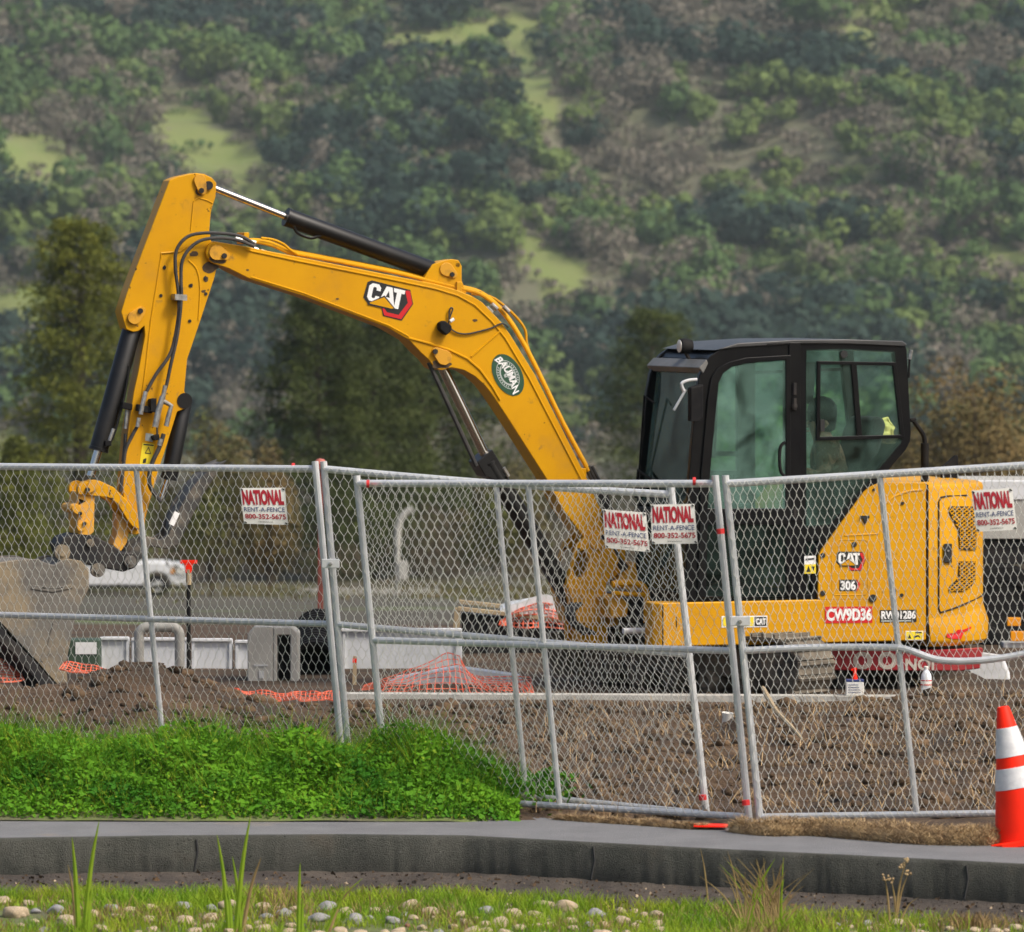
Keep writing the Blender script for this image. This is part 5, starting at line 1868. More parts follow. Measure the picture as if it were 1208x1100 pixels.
mb.tube(pl([(172, 462), (168, 478), (166, 489)], -.03), .016, 10)
mb.build('hose_fitting', M['fitting'], stick)
mb = MB()
mb.tube(pl([(164, 493), (162, 504)], -.02), .014, 10)
mb.build('hose_fitting', M['fitting'], stick)
mb = MB()
mb.tube(pl([(195, 455), (192, 470)], -.045), .016, 10)
mb.build('hose_fitting', M['fitting'], stick)
mb = MB()
mb.tube(pl([(192, 468), (187, 484), (183, 504)], -.045), .022, 10)
mb.build('hose_fitting', M['fitting'], stick)
mb = MB()
mb.tube(pl([(192, 473), (202, 479), (199, 490), (196, 503)], -.045), .018, 10)
mb.build('hose_fitting', M['fitting'], stick)
mb = MB()
mb.tube(pl([(190, 518), (188, 526)], -.02), .019, 10)
mb.build('hose_fitting', M['fitting'], stick)
mb = MB()
mb.tube(pl([(150, 484), (148, 506)], .05), .013, 10)
mb.build('hose_fitting', M['fitting'], stick)
mb = MB()
prism(mb, [(177, 471), (184, 470), (184, 487), (177, 486)], -.05, .03, ref=-.03)
mb.build('valve_block', M['rubber'], stick, bevel=.006)
mb = MB()
prism(mb, [(163, 477), (181, 481), (180, 488), (162, 485)], -.03, .03, ref=-.03)
mb.build('valve_block', M['rubber'], stick, bevel=.006)
mb = MB()
prism(mb, [(145, 474), (157, 477), (156, 484), (144, 482)], .02, .10, ref=.02)
mb.build('valve_block', M['rubber'], stick, bevel=.006)
mb = MB()
prism(mb, [(180, 515), (188, 512), (189, 519), (182, 520)], -.03, .03, ref=-.03)
mb.build('valve_block', M['rubber'], stick, bevel=.006)
mb = MB()
fn = quad_fn((168, 522.5), (182, 524), (164.5, 548), VS0)
mb.poly([fn(a, b) for a, b in ((0, 0), (1, 0), (1, 1), (0, 1))])
st = mb.build('warning_sticker', M['warnyellow'], stick, smooth=False)
mb = MB()
mb.add([fn(a, b, .004) for a, b in ((.3, .48), (.55, .14), (.85, .48), (.38, .44), (.55, .22), (.76, .44))], [(0, 1, 4, 3), (1, 2, 5, 4), (2, 0, 3, 5)])
mb.poly([fn(a, b, .004) for a, b in ((.1, .04), (.95, .04), (.95, .10), (.1, .10))])
mb.poly([fn(a, b, .004) for a, b in ((.25, .75), (.5, .68), (.5, .9), (.25, .93))])
mb.build('symbol', M['ink'], st, smooth=False)
mb = MB()
fn = quad_fn((172, 511), (181, 512.5), (171, 520), VS0)
mb.poly([fn(a, b) for a, b in ((0, 0), (1, 0), (1, 1), (0, 1))])
mb.build('plate', M['decalgrey'], stick, smooth=False)


# old grease and mud round the pivots
def stain(cx_, cy_, rx_, ry_, v, parent, seed):
    r = random.Random(seed)
    ph = r.uniform(0, 9)
    pts = []
    for q in np.linspace(0, 2 * math.pi, 26, endpoint=False):
        k_ = 0.62 + 0.75 * float(vnoise(math.cos(q) * 1.7 + ph, math.sin(q) * 1.7 + ph, seed))
        pts.append((cx_ + rx_ * k_ * math.cos(q), cy_ + ry_ * k_ * math.sin(q)))
    mb = MB()
    mb.poly(pl(pts, v))
    mb.build('grease_stain', M['grease'], parent, smooth=False)


stain(247, 316, 9, 7, VS0 - .0015, stick, 1)
stain(243, 329, 2.4, 3.4, VS0 - .0015, stick, 2)
stain(226, 337, 1.6, 2.2, VS0 - .0015, stick, 3)
stain(240, 344, 3.0, 1.6, VS0 - .0015, stick, 4)
stain(194, 316, 1.6, 3.0, VS0 - .0015, stick, 5)
stain(228, 300, 5, 3, VS0 - .0015, stick, 6)
stain(237, 222, 6, 8, VS0 - .0015, stick, 7)
stain(292, 319, 1.8, 1.2, VB0 - .0015, boom, 8)
stain(560, 378, 3.4, 1.6, VB0 - .0015, boom, 9)
stain(398, 353, 2.2, 1.2, VB0 - .0015, boom, 10)
stain(520, 430, 11, 5, VB0 - .0015, boom, 11)
stain(258, 306, 10, 5, VB0 - .0015, boom, 12)
stain(213, 316, 1.2, 1.6, VS0 - .0015, stick, 13)
stain(205, 400, 1.6, 2.2, VS0 - .0015, stick, 14)

# ---- cylinders
def cylinder(name, a, b, c_, rod_r, bar_r, v, parent, cap=True):
    """a rod eye, b gland, c_ barrel end (pixels)"""
    A_, B_, C_ = E(*a, v), E(*b, v), E(*c_, v)
    d = (C_ - B_).normalized()
    o = MB().tube([B_, B_ + d * .02, B_ + d * .022, C_ - d * .02, C_], [bar_r * 1.05, bar_r * 1.05, bar_r, bar_r, bar_r * .8], 18).build(name, M['cylinder'], parent)
    MB().tube([A_, B_ + d * .05], rod_r, 14).build('rod', M['chrome'], o)
    return o


cy = cylinder('stick_cylinder', (247, 220), (337, 256), (512, 320), .025, .066, VM, EX)
mb = MB()
mb.tube(smooth_path(pl([(347, 267), (351, 275), (366, 281), (378, 278), (392, 273), (420, 283), (450, 297), (487, 311)], .08), 4), .011, 7)
mb.build('feed_pipe', M['cylinder'], cy)
mb = MB()
mb.tube(pl([(436, 291), (446, 295)], .085), .016, 8)
mb.tube(pl([(484, 313), (489, 317)], .085), .015, 8)
mb.build('pipe_fitting', M['fitting'], cy)
cy2 = cylinder('bucket_cylinder', (107, 562), (116, 532), (157, 384), .030, .068, VM, EX)
mb = MB()
mb.tube(smooth_path(pl([(150, 432), (152, 436), (146, 470), (136, 508), (130, 522)], .06), 4), .010, 7)
mb.build('feed_pipe', M['cylinder'], cy2)
mb = MB()
mb.tube(pl([(134, 506), (129, 520)], .06), .014, 8)
mb.build('pipe_fitting', M['fitting'], cy2)
mb = MB()
prism(mb, [(124, 520), (131, 520), (132, 526), (124, 527)], .03, .1, ref=.03)
mb.build('port', M['rubber'], cy2, bevel=.006)
for vv in (-.075, .375):
    # two lift cylinders' worth of room: the boom cylinder sits under the boom on its centre line
    pass
cy3 = cylinder('boom_cylinder', (518, 426), (575, 545), (690, 735), .036, .072, VM, EX)
mb = MB()
mb.tube(pl([(506, 428), (562, 550)], .03), .017, 8)
mb.build('feed_pipe', M['hose'], cy3)
mb = MB()
prism(mb, [(560, 545), (578, 530), (592, 553), (598, 562), (580, 566), (570, 562)], .05, .25, ref=.1)
mb.build('cylinder_head', M['cylinder'], cy3, bevel=.008)
mb = MB()
mb.tube(pl([(594, 552), (600, 562)], .05), .014, 8)
mb.build('pipe_fitting', M['fitting'], cy3)
cy4 = cylinder('thumb_cylinder', (190, 590), (199, 566), (217, 474), .026, .060, VM, EX)
mb = MB()
disc(mb, 218, 473, 9, .03, .27)
mb.build('eye', M['cylinder'], cy4)

# ---- linkage, hitch, thumb, bucket
mb = MB()
arm = arc_px(99, 578, 10, 150, 300, 7) + [(115, 567), (132, 575), (147, 590), (162, 611), (163, 625), (154, 621), (147, 612), (136, 594), (124, 586), (112, 585)]
prism(mb, arm, -.02, .03, ref=VS0)
prism(mb, arm, .205, .25, ref=VS0)
lk = mb.build('bucket_link', M['yellow'], EX, bevel=.006)
keeper(110, 572, 104, 578, 6, 4, -.02, lk)
mb = MB()
lower = [(93, 580), (104, 580), (112, 586), (111, 628), (104, 634), (92, 630), (91, 612)] + arc_px(88, 600, 6, 60, 300, 7)
prism(mb, lower, .0, .235)
lk2 = mb.build('idler_link', M['yellow_dusty'], EX, bevel=.008)
keeper(89, 600, 95, 606, 5, 3.5, .0, lk2)
keeper(95, 622, 100, 618, 5, 3.5, .0, lk2)
mb = MB()
prism(mb, [(139, 606), (147, 612), (153, 622), (150, 640), (142, 652), (133, 643), (138, 630)], .05, .19)
mb.build('stick_end', M['yellow_dusty'], EX, bevel=.006)
mb = MB()
prism(mb, [(70, 643), (76, 634), (90, 630), (112, 632), (122, 638), (134, 644), (146, 652), (158, 652), (166, 660), (160, 670), (146, 675), (130, 672), (112, 668), (92, 664), (76, 660)], -.02, .255)
hitch = mb.build('quick_hitch', M['darksteel'], EX, bevel=.012)
for x, y, r in ((154, 663, 7), (107, 641, 4.5), (74, 652, 9), (116, 673, 8)):
    mb = MB()
    disc(mb, x, y, r, -.04, .0)
    disc(mb, x, y, r * .5, -.055, .0)
    mb.build('pin', M['bucket'], hitch)
mb = MB()
th = [(150, 656), (160, 641), (175, 633), (188, 637), (199, 631), (207, 612), (216, 592), (230, 572), (250, 550), (268, 543), (258, 556), (240, 584), (226, 612), (211, 643), (197, 648), (178, 645), (166, 660)]
prism(mb, th, .02, .06, ref=.02)
prism(mb, th, .24, .28, ref=.02)
prism(mb, [(206, 610), (230, 570), (250, 549), (262, 545), (240, 582), (224, 612), (210, 640), (200, 640)], .06, .24, ref=.05)
thumb = mb.build('thumb', M['thumb'], EX, bevel=.008)
mb = MB()
fn = quad_fn((206, 603), (212, 606), (199, 618), .02)
mb.poly([fn(a, b) for a, b in ((0, 0), (1, 0), (1, 1), (0, 1))])
mb.build('sticker', M['decalwhite'], thumb, smooth=False)
# bucket
bk = [(-62, 700), (-40, 676), (-10, 666), (18, 661), (45, 660), (55, 664.5), (64, 667), (72, 662), (82, 659.5), (96, 662), (105, 672), (105, 694), (96, 712), (89, 730), (82, 764), (78, 782), (80, 806), (76, 824), (66, 806), (45, 782), (24, 760), (0, 734), (-30, 716)]
mb = MB()
prism(mb, bk, -.16, -.12, ref=-.16)
bucket = mb.build('bucket', M['bucket'], EX, bevel=.006)
sh_ = [(-60, 700), (-38, 677), (-8, 667), (20, 662), (46, 661.5), (64, 669), (82, 661.5), (95, 664), (103, 673), (103, 693), (94, 711), (87, 729), (80, 762), (76, 782), (78, 806)]
sh_i = [(x - 2 - 5 * (i > 8), y + 7 - (4 if i > 10 else 0)) for i, (x, y) in enumerate(sh_)]
mb = MB()
prism(mb, sh_ + sh_i[::-1], -.13, .42, ref=-.16)
mb.build('shell', M['bucket'], bucket, bevel=.004)
mb = MB()
prism(mb, bk, .41, .45, ref=-.16)
mb.build('side_plate', M['bucket'], bucket, bevel=.006)
mb = MB()
prism(mb, [(-34, 716), (-4, 736), (22, 762), (44, 784), (64, 807), (76, 827), (70, 834), (40, 800), (14, 770), (-12, 748)], -.175, .465, ref=-.16)
mb.build('lower_band', M['darksteel'], bucket, bevel=.006)  # dark band along the lower edge of the bucket
for i in range(4):
    v0 = -.15 + i * .17
    mb = MB()
    prism(mb, [(62, 808), (72, 800), (82, 818), (93, 838), (84, 836), (72, 824)], v0, v0 + .07, ref=-.16)
    mb.build('tooth', M['thumb'], bucket, bevel=.006)
mb = MB()
prism(mb, [(38, 690), (62, 694), (84, 690), (86, 694), (62, 699), (36, 695)], -.168, -.155, ref=-.16)
prism(mb, [(62, 735), (68, 737), (58, 770), (50, 782), (47, 778), (56, 760)], -.168, -.155, ref=-.16)
mb.build('wear_bar', M['bucket'], bucket, bevel=.004)

# ---- swing post and front frame
mb = MB()
sp = [(681, 642), (692, 632), (704, 626), (722, 634), (731, 660), (714, 690), (716, 726), (728, 730), (728, 738), (716, 740), (716, 762), (684, 762), (683, 736), (677, 702), (667, 694), (671, 674)]
hol = [(690, 648), (694, 658), (692, 672), (685, 682), (677, 680), (675, 670), (680, 652)]
prism(mb, sp, -.04, .02, holes=[hol], ref=-.02)
prism(mb, sp, .245, .30, holes=[hol], ref=-.02)
prism(mb, [(700, 695), (715, 690), (716, 760), (688, 760)], .02, .245, ref=-.02)
swing = mb.build('swing_post', M['yellow'], EX, bevel=.008)
mb = MB()
prism(mb, [(668, 690), (684, 700), (728, 728), (728, 736), (680, 735)], -.05, .35, ref=-.02)
mb.build('foot_plate', M['yellow_dirty'], swing, bevel=.008)
keeper(704, 640, 712, 634, 9, 5, -.04, swing)
mb = MB()
for q in range(3):
    mb.tube(smooth_path(pl([(676 + 5 * q, 712), (668 + 4 * q, 722), (675 + 3 * q, 736), (690 + 6 * q, 748)], -.06 - q * .03), 4), .016, 8)
    mb.tube(smooth_path(pl([(712, 600 + q * 8), (722, 640 + q * 4), (735, 665 + 5 * q), (760, 690 + 4 * q)], -.03 + q * .02), 4), .017, 8)
mb.build('hose', M['hose'], swing)
mb = MB()
mb.tube(smooth_path(pl([(722, 690), (738, 688), (752, 689), (760, 694), (763, 706), (763, 735)], -.35), 4), .026, 10)
mb.tube(pl([(722, 700), (760, 702)], -.35), .018, 8)
mb.build('guard_hoop', M['yellow'], EX)
mb = MB()
prism(mb, [(718, 706), (730, 702), (742, 712), (740, 728), (722, 730)], -.3, .25, ref=-.3)
mb.build('front_casting', M['yellow_dirty'], EX, bevel=.01)
mb = MB()
prism(mb, [(744, 706), (758, 706), (758, 736), (744, 736)], -.25, .0, ref=-.25)
mb.build('valve_cover', M['darksteel'], EX, bevel=.01)
mb = MB()
mb.tube(pl([(735, 744.5), (780, 744)], -.62), .021, 10)
mb.build('step_bar', M['paintwhite'], EX)
mb = MB()
prism(mb, [(722, 690), (738, 670), (744, 662), (748, 690), (744, 700)], -.1, .2, ref=0)
mb.build('boom_stop', M['yellow_dirty'], EX, bevel=.008)

# ---- main frame band along the side
VN = -.95
u_seam = E(1094, 650, VN).x
mb = MB()
p0 = pl([(780, 711.5), (1093, 708.5), (1093, 763.5), (782, 763.5)], VN)
# plan outline with a swept front corner
uf, ub = p0[0].x, p0[1].x
pts = [(ub, VN), (uf, VN), (uf - .05, VN + .05), (uf - .06, VN + .16), (uf - .02, VN + .24), (ub, VN + .24)]
zt, zb = p0[0].z, p0[3].z
mb.plate([(u, v, zb) for u, v in pts], [(u, v, zt) for u, v in pts])
band = mb.build('side_frame', M['yellow'], EX, bevel=.012)
mb = MB()
mb.plate([(u, v, zb + .01) for u, v in ((ub, VN + .22), (uf + .10, VN + .22), (uf + .42, -.1), (uf + .42, .4), (uf + .1, .9), (ub, .9))],
         [(u, v, zt - .02) for u, v in ((ub, VN + .22), (uf + .10, VN + .22), (uf + .42, -.1), (uf + .42, .4), (uf + .1, .9), (ub, .9))])
mb.build('main_frame', M['darksteel'], EX, bevel=.01)
mb = MB()
for x in (782,):
    mb.tube(pl([(x, 714), (x, 762)], VN - .001), .005, 6)
mb.tube(pl([(798, 728), (798, 740)], VN - .001), .004, 6)
mb.build('panel_seam', M['ink'], band)


def decal(px4, v, mk, parent, name='decal', d=.003):
    fn = quad_fn(px4[0], px4[1], px4[2], v)
    mb = MB()
    mb.poly([fn(a, b, d) for a, b in ((0, 0), (1, 0), (1, 1), (0, 1))])
    return mb.build(name, M[mk], parent, smooth=False), fn


def words_on(fn, s, x0, y0, x1, y1, mk, parent, bold=.02, d=.0055):
    mb = MB()
    text_on(mb, s, lambda a, b: fn(a, b, d), x0, y0, x1, y1, bold)
    return mb.build('lettering', M[mk], parent, smooth=False, recalc=False)


o, fn = decal([(973, 716), (1029, 715.5), (973, 735.5)], VN, 'decalred', band, 'registration_decal')
words_on(fn, 'CW9D36', .03, .10, .985, .88, 'decalwhite', o, .045)
o, fn = decal([(1038, 720), (1081, 719.5), (1038, 734.5)], VN, 'ink', band, 'number_decal')
words_on(fn, 'RW01286', .03, .06, .975, .74, 'decalwhite', o, .035)
mb = MB()
mb.poly([fn(a, b, .005) for a, b in ((.03, .84), (.85, .84), (.85, .94), (.03, .94))])
mb.build('underline', M['decalgrey'], o, smooth=False)
o, fn = decal([(1068, 744.5), (1089, 744.5), (1068, 755.5)], VN, 'decalwhite', band, 'caution_decal')
mb = MB()
mb.poly([fn(a, b, .0045) for a, b in ((.04, .07), (.96, .07), (.96, .93), (.04, .93))])
mb.build('field', M['warnyellow'], o, smooth=False)
mb = MB()
mb.poly([fn(a, b, .006) for a, b in ((.55, .1), (.9, .1), (.9, .25), (.55, .25))])
mb.poly([fn(a, b, .006) for a, b in ((.12, .8), (.22, .35), (.32, .8))])
mb.poly([fn(a, b, .006) for a, b in ((.45, .8), (.5, .5), (.75, .45), (.85, .8), (.7, .6))])
mb.build('symbol', M['ink'], o, smooth=False)
o, fn = decal([(851, 727), (905, 726.5), (851, 740.5)], VN, 'decalwhite', band, 'maker_decal')
mb = MB()
mb.poly([fn(a, b, .0045) for a, b in ((.03, .1), (.70, .1), (.70, .9), (.03, .9))])
mb.build('field', M['warnyellow'], o, smooth=False)
mb = MB()
mb.poly([fn(a, b, .0045) for a, b in ((.72, .1), (.98, .1), (.98, .9), (.72, .9))])
mb.poly([fn(a, b, .006) for a, b in ((.42, .45), (.48, .38), (.48, .6), (.42, .6))])
mb.poly([fn(a, b, .006) for a, b in ((.52, .35), (.62, .48), (.52, .62))])
mb.build('field', M['ink'], o, smooth=False)
words_on(fn, 'CAT', .75, .22, .96, .78, 'decalwhite', o, .05, .0065)

# ---- hood panel behind the cab
mb = MB()
hp = [(966, 655), (970, 648), (1020, 580), (1027, 574.5), (1036, 570.5), (1046, 569.5), (1092.5, 569.5), (1092.5, 707.5), (968, 708.5), (965, 705)]
base = pl(hp, VN)
mb.plate(base, shift(base, -.2))
hood = mb.build('side_hood', M['yellow'], EX, bevel=.018)
mb = MB()
prism(mb, [(962, 705), (966, 655), (1030, 573), (1092.5, 571), (1092.5, 706)], -.2, .9, ref=VN)
mb.build('engine_box', M['yellow'], EX, bevel=.01)
mb = MB()
ip = [(984, 702), (982, 698), (981, 648), (985, 641), (990, 637), (1021, 637), (1024, 640), (1024, 699), (1021, 702)]
mb.tube(pl(ip + ip[:1], VN + .001), .0042, 6)
mb.tube(smooth_path(pl([(1047, 594), (1052, 588), (1062, 583), (1074, 579.5), (1088, 578)], VN + .001), 4), .008, 6)
mb.tube(pl([(1038, 575), (1038, 705)], VN + .002), .0035, 6)
mb.tube(pl([(996, 632), (1036, 630)], VN + .002), .007, 6)
mb.build('panel_groove', M['yellow_dirty'], hood)
mb = MB()
for x, y, r in ((971, 655.5, 3), (1008, 642.5, 3.2), (971, 700, 3.2), (1065, 594, 2), (1055, 697, 2.5), (1064, 702.5, 2.2), (1031, 578, 1.6)):
    mb = MB()
    disc(mb, x, y, r, VN - .008, VN + .01, 10)
    mb.build('panel_bolt', M['ink'], hood)
mb = MB()
disc(mb, 1030, 706, 4.5, VN - .012, VN + .01, 14)
mb.build('rubber_stop', M['ink'], hood)
mb = MB()
prism(mb, [(1015, 608.5), (1025, 608.5), (1025, 611.5), (1022, 612.5), (1021, 618), (1019, 617), (1018, 612.5), (1015, 611)], VN - .014, VN + .01, ref=VN)
mb.build('latch', M['ink'], hood)
logo_thing((987, 651.5), (1020.5, 651.5), (987, 673), VN, hood, 1.6)
mb = MB()
fn = quad_fn((990, 684), (1014, 684), (990, 697.5), VN)
mb.poly([fn(a, b, .002) for a, b in ((.0, .0), (.86, .0), (1, .3), (1, .55), (.86, 1), (.0, 1))])
o = mb.build('model_decal', M['ink'], hood, smooth=False)
mb = MB()
mb.poly([fn(a, b, .0045) for a, b in ((.84, .02), (.88, .02), (1.04, .4), (.88, 1), (.82, 1), (.9, .5))])
mb.build('red_edge', M['decalred'], o, smooth=False)
words_on(fn, '306', .05, .08, .80, .92, 'decalwhite', o, .04)
o, fn = decal([(1051, 696), (1057, 696), (1051, 701.5)], VN, 'ink', hood, 'small_decal')
words_on(fn, '2', .2, .15, .7, .85, 'decalwhite', o, .03)

# ---- rounded tail: engine cover and counterweight
RC = .68
cu, cv_ = u_seam + .012, VN + RC


def tail(alpha, off, z):
    """point on the rounded rear corner; alpha 0 on the side, 90 degrees on the rear"""
    a = math.radians(alpha)
    return Vector((cu + (RC + off) * math.sin(a), cv_ - (RC + off) * math.cos(a), z))


def to_world(p):
    return O3 + U3 * p.x + V3 * p.y + Vector((0, 0, p.z))


def tail_px(x, y, off=.004):
    """point of the rounded corner seen at a photo pixel"""
    lo, hi = 0.0, 68.0
    f = lambda al: CX + F * to_world(tail(al, off, 0)).x / to_world(tail(al, off, 0)).y
    if x <= f(0):
        p = E(x, y, VN - off)
        return p
    for _ in range(40):
        m = (lo + hi) / 2
        if f(m) < x:
            lo = m
        else:
            hi = m
    w_ = to_world(tail(lo, off, 0))
    return tail(lo, off, CZ - (y - HY) / F * w_.y)


al = list(np.linspace(0, 90, 15))
rear = [(cu + RC, .6), (cu + RC - .35, .9), (cu, .9)]
zt2, zm, zb2 = E(1096, 571, VN).z, E(1109, 728, VN).z, E(1096, 763, VN).z


def ring(off, zf):
    r = [tail(a, off, zf(a)) for a in al]
    r += [Vector((u + (off if i < 2 else 0), v, zf(90))) for i, (u, v) in enumerate(rear)]
    return r


def loft(rings, name, material, parent, bevel=0.0):
    mb = MB()
    n = len(rings[0])
    vs = [p for r in rings for p in r]
    fs = [(i * n + j, i * n + (j + 1) % n, (i + 1) * n + (j + 1) % n, (i + 1) * n + j) for i in range(len(rings) - 1) for j in range(n)]
    fs += [tuple(range(n))[::-1], tuple(range((len(rings) - 1) * n, len(rings) * n))]
    mb.add(vs, fs)
    return mb.build(name, material, parent, bevel=bevel)


cover = loft([ring(-.004, lambda a: zm - .05), ring(-.004, lambda a: zt2 - .035), ring(-.012, lambda a: zt2 - .012), ring(-.04, lambda a: zt2)], 'engine_cover', M['yellow'], EX)
zl = lambda a: zm + .13 * (a / 90) ** 1.3
weight = loft([ring(.0, lambda a: zb2), ring(.03, lambda a: zb2 + .03), ring(.036, lambda a: zl(a) - .17 + .04 * a / 90), ring(.0, lambda a: zl(a) - .03), ring(-.006, zl)], 'counterweight', M['yellow'], EX)
mb = MB()
gp = [(1109, 722), (1107.5, 718), (1107.5, 592), (1110, 587), (1116, 585.5), (1140, 584.5), (1163, 586)]
mb.tube([tail_px(x, y, -.001) for x, y in gp], .006, 6)
mb.tube(smooth_path([tail_px(x, y, -.001) for x, y in ((1109, 723), (1125, 718), (1142, 711), (1158, 703), (1164, 699))], 4), .006, 6)
mb.tube([E(1094.3, y, VN - .0) for y in (572, 660, 762)], .006, 6)
mb.build('door_seam', M['ink'], cover)
mb = MB()
hx = [(1114, 641.5), (1123, 641.5), (1123, 664), (1114, 664)]
mb.plate([tail_px(x, y, .014) for x, y in hx], [tail_px(x, y, -.02) for x, y in hx])
lt = mb.build('door_latch', M['ink'], cover, bevel=.004)
mb = MB()
q = tail_px(1118.5, 650, .02)
mb.tube([q, q + Vector((.0, -.006, 0))], .008, 8)
mb.build('lock', M['fitting'], lt)


def span(vp, x):
    """top and bottom y of outline vp at x"""
    ys = []
    for i in range(len(vp)):
        (xa, ya), (xb, yb) = vp[i], vp[(i + 1) % len(vp)]
        if min(xa, xb) <= x <= max(xa, xb) and xa != xb:
            ys.append(ya + (yb - ya) * (x - xa) / (xb - xa))
    return (min(ys), max(ys)) if len(ys) > 1 else None


for vp in ([(1120, 597), (1136, 597.5), (1152, 598), (1152.01, 649), (1142, 649), (1131, 648), (1130.9, 625), (1120.01, 606)],
           [(1131, 662.5), (1151, 662.5), (1151.01, 686), (1146, 692), (1138, 698), (1120.01, 698), (1120, 692), (1130.9, 682)]):
    x0_, x1_ = min(p[0] for p in vp) + .05, max(p[0] for p in vp) - .05
    cols = [(x, span(vp, x)) for x in np.linspace(x0_, x1_, 22)]
    cols = [c_ for c_ in cols if c_[1]]
    mb = MB()
    vs = [p for x, (a, b) in cols for p in (tail_px(x, a, .003), tail_px(x, b, .003))]
    mb.add(vs, [(2 * i, 2 * i + 1, 2 * i + 3, 2 * i + 2) for i in range(len(cols) - 1)])
    g = mb.build('vent_grille', M['ink'], cover, smooth=False, recalc=False)
    mb = MB()
    for sl_ in (.8, -.8):
        for c0 in np.arange(-60, 190, 4.6):
            run = []
            for x, (a, b) in cols:
                y = 590 + c0 + sl_ * (x - x0_)
                if a <= y <= b:
                    run.append(tail_px(x, y, .005))
            if len(run) > 1:
                mb.tube(run, .0045, 4)
    mb.build('vent_mesh', M['yellow'], g)
mb = MB()
mb.poly([tail_px(x, y, .040) for x, y in ((1117, 748), (1126, 747), (1130, 743), (1137, 743), (1146, 739), (1146, 741.5), (1137, 746), (1134, 754), (1124, 754), (1117, 752))])
mb.build('red_streak', M['decalred'], weight, smooth=False)

# ---- cab
VC, VD = -.93, .08
mb = MB()
cab_out = [(808, 711), (813, 563), (821, 466), (825, 444), (830, 430), (838, 420), (848, 413), (862, 408.5), (880, 406), (937, 403.5), (1000, 403), (1062, 404.5), (1068, 407), (1070, 413),
           (1075, 511), (1074, 521), (1069, 531), (986, 629), (966, 652), (964, 711)]
win_a = [(834, 600), (838, 545), (847, 452), (852, 441), (862, 433), (880, 428.5), (926, 425), (926, 600)]
win_a2 = [(832, 703), (834, 619), (926, 619), (926, 703), (880, 707)]
win_b = [(952, 620), (952, 414), (1000, 413.5), (1054, 416.5), (1064, 512), (1061, 521), (1020, 570), (979, 618)]
win_c = [(952, 640), (966, 638), (958, 652), (957, 700), (952, 702)]
prism(mb, cab_out, VC, VC + .05, holes=[win_a, win_a2, win_b, win_c])
far = [q for q in pl(cab_out, VC)]
fh = [pl(h, VC) for h in ([(840, 560), (852, 440), (930, 425), (930, 560)], win_b)]
mb.plate(shift(far, VD - .05), shift(far, VD), [shift(h, VD - .05) for h in fh], [shift(h, VD) for h in fh])
cab = mb.build('cab', M['black'], EX, bevel=.008)
# roof, floor, rear sill, front frame
mb = MB()
prism(mb, [(838, 424), (845, 416), (862, 410), (880, 407.5), (937, 405), (1000, 404.5), (1061, 406), (1066, 411), (1066, 416), (1000, 410), (900, 413), (862, 418), (845, 428)], VC + .05, VD - .05, ref=VC)
mb.build('roof', M['black'], cab, bevel=.004)
mb = MB()
prism(mb, [(842, 413.5), (870, 405), (937, 401), (1000, 400.5), (1064, 402.5), (1070, 407), (1066, 409), (1000, 406), (937, 406), (870, 410)], VC - .012, VD + .012, ref=VC)
mb.build('roof_cap', mat('worn roof paint', (.035, .036, .036), (.06, .06, .06), 5, rough=.42), cab, bevel=.008)
for px in ([(808, 711), (966, 711), (966, 700), (808, 700)], [(1069, 531), (1062, 524), (957, 652), (964, 660)], [(810, 622), (822, 622), (822, 604), (811, 604)],
           [(828, 436), (836, 424), (846, 430), (838, 442)]):
    mb = MB()
    prism(mb, px, VC + .05, VD - .05, ref=VC)
    mb.build('cross_member', M['black'], cab, bevel=.004)
mb = MB()
prism(mb, [(822, 470), (826, 444), (832, 432), (840, 430), (834, 446), (829, 470), (818, 711), (808, 711), (813, 563)], VD - .05, VD, ref=VC)
mb.build('front_pillar', M['black'], cab, bevel=.006)
mb = MB()
prism(mb, [(829, 441), (835, 429), (833, 424), (824, 434)], VC - .01, VD + .01, ref=VC)
mb.build('visor', mat('grey visor', (.17, .17, .16), (.12, .12, .11), 6, rough=.5), cab, bevel=.006)
mb = MB()
for v_ in (VC + .055, VC + .12):
    pass
mb.tube(pl([(828, 470), (822, 560), (817, 640), (813, 700)], VC + .11), .012, 8)
mb.build('grab_rail', M['galv'], cab)


def pane(px, v, parent, name='window_pane', ref=VC, g='glass'):
    b = pl(px, ref)
    mb = MB()
    mb.plate(shift(b, v), shift(b, v + .006))
    return mb.build(name, M[g], parent, smooth=False)


def grow(px, k=2.0):
    cx_, cy_ = sum(p[0] for p in px) / len(px), sum(p[1] for p in px) / len(px)
    return [(x + k * (1 if x > cx_ else -1) * .8, y + k * (1 if y > cy_ else -1) * .8) for x, y in px]


# door with its window
mb = MB()
dr = [(822, 700), (826, 560), (834, 470), (838, 446), (846, 434), (860, 427), (880, 422), (932, 419), (932, 704), (826, 706)]
prism(mb, dr, VC - .018, VC - .002, holes=[win_a, win_a2], ref=VC)
door = mb.build('door', M['black'], cab, bevel=.005)
pane(grow(win_a), VC - .010, door, 'door_window')
pane(grow(win_a2), VC - .010, door, 'lower_door_window', g='glass_shaded')
mb = MB()
mb.tube(smooth_path(pl([(926, 522), (921, 527), (919.5, 540), (921, 556), (926, 562)], VC - .05), 4), .012, 8)
mb.build('door_handle', M['rubber'], door)
mb = MB()
for y in (452, 470, 600):
    mb.tube(pl([(937, y), (937, y + 14)], VC - .02), .016, 8)
mb.tube(pl([(937, 477), (937, 481)], VC - .03), .022, 8)
mb.build('hinge', M['darksteel'], door)
mb = MB()
prism(mb, [(930, 404), (944, 404), (944, 706), (930, 706)], VC - .014, VC + .02, ref=VC)
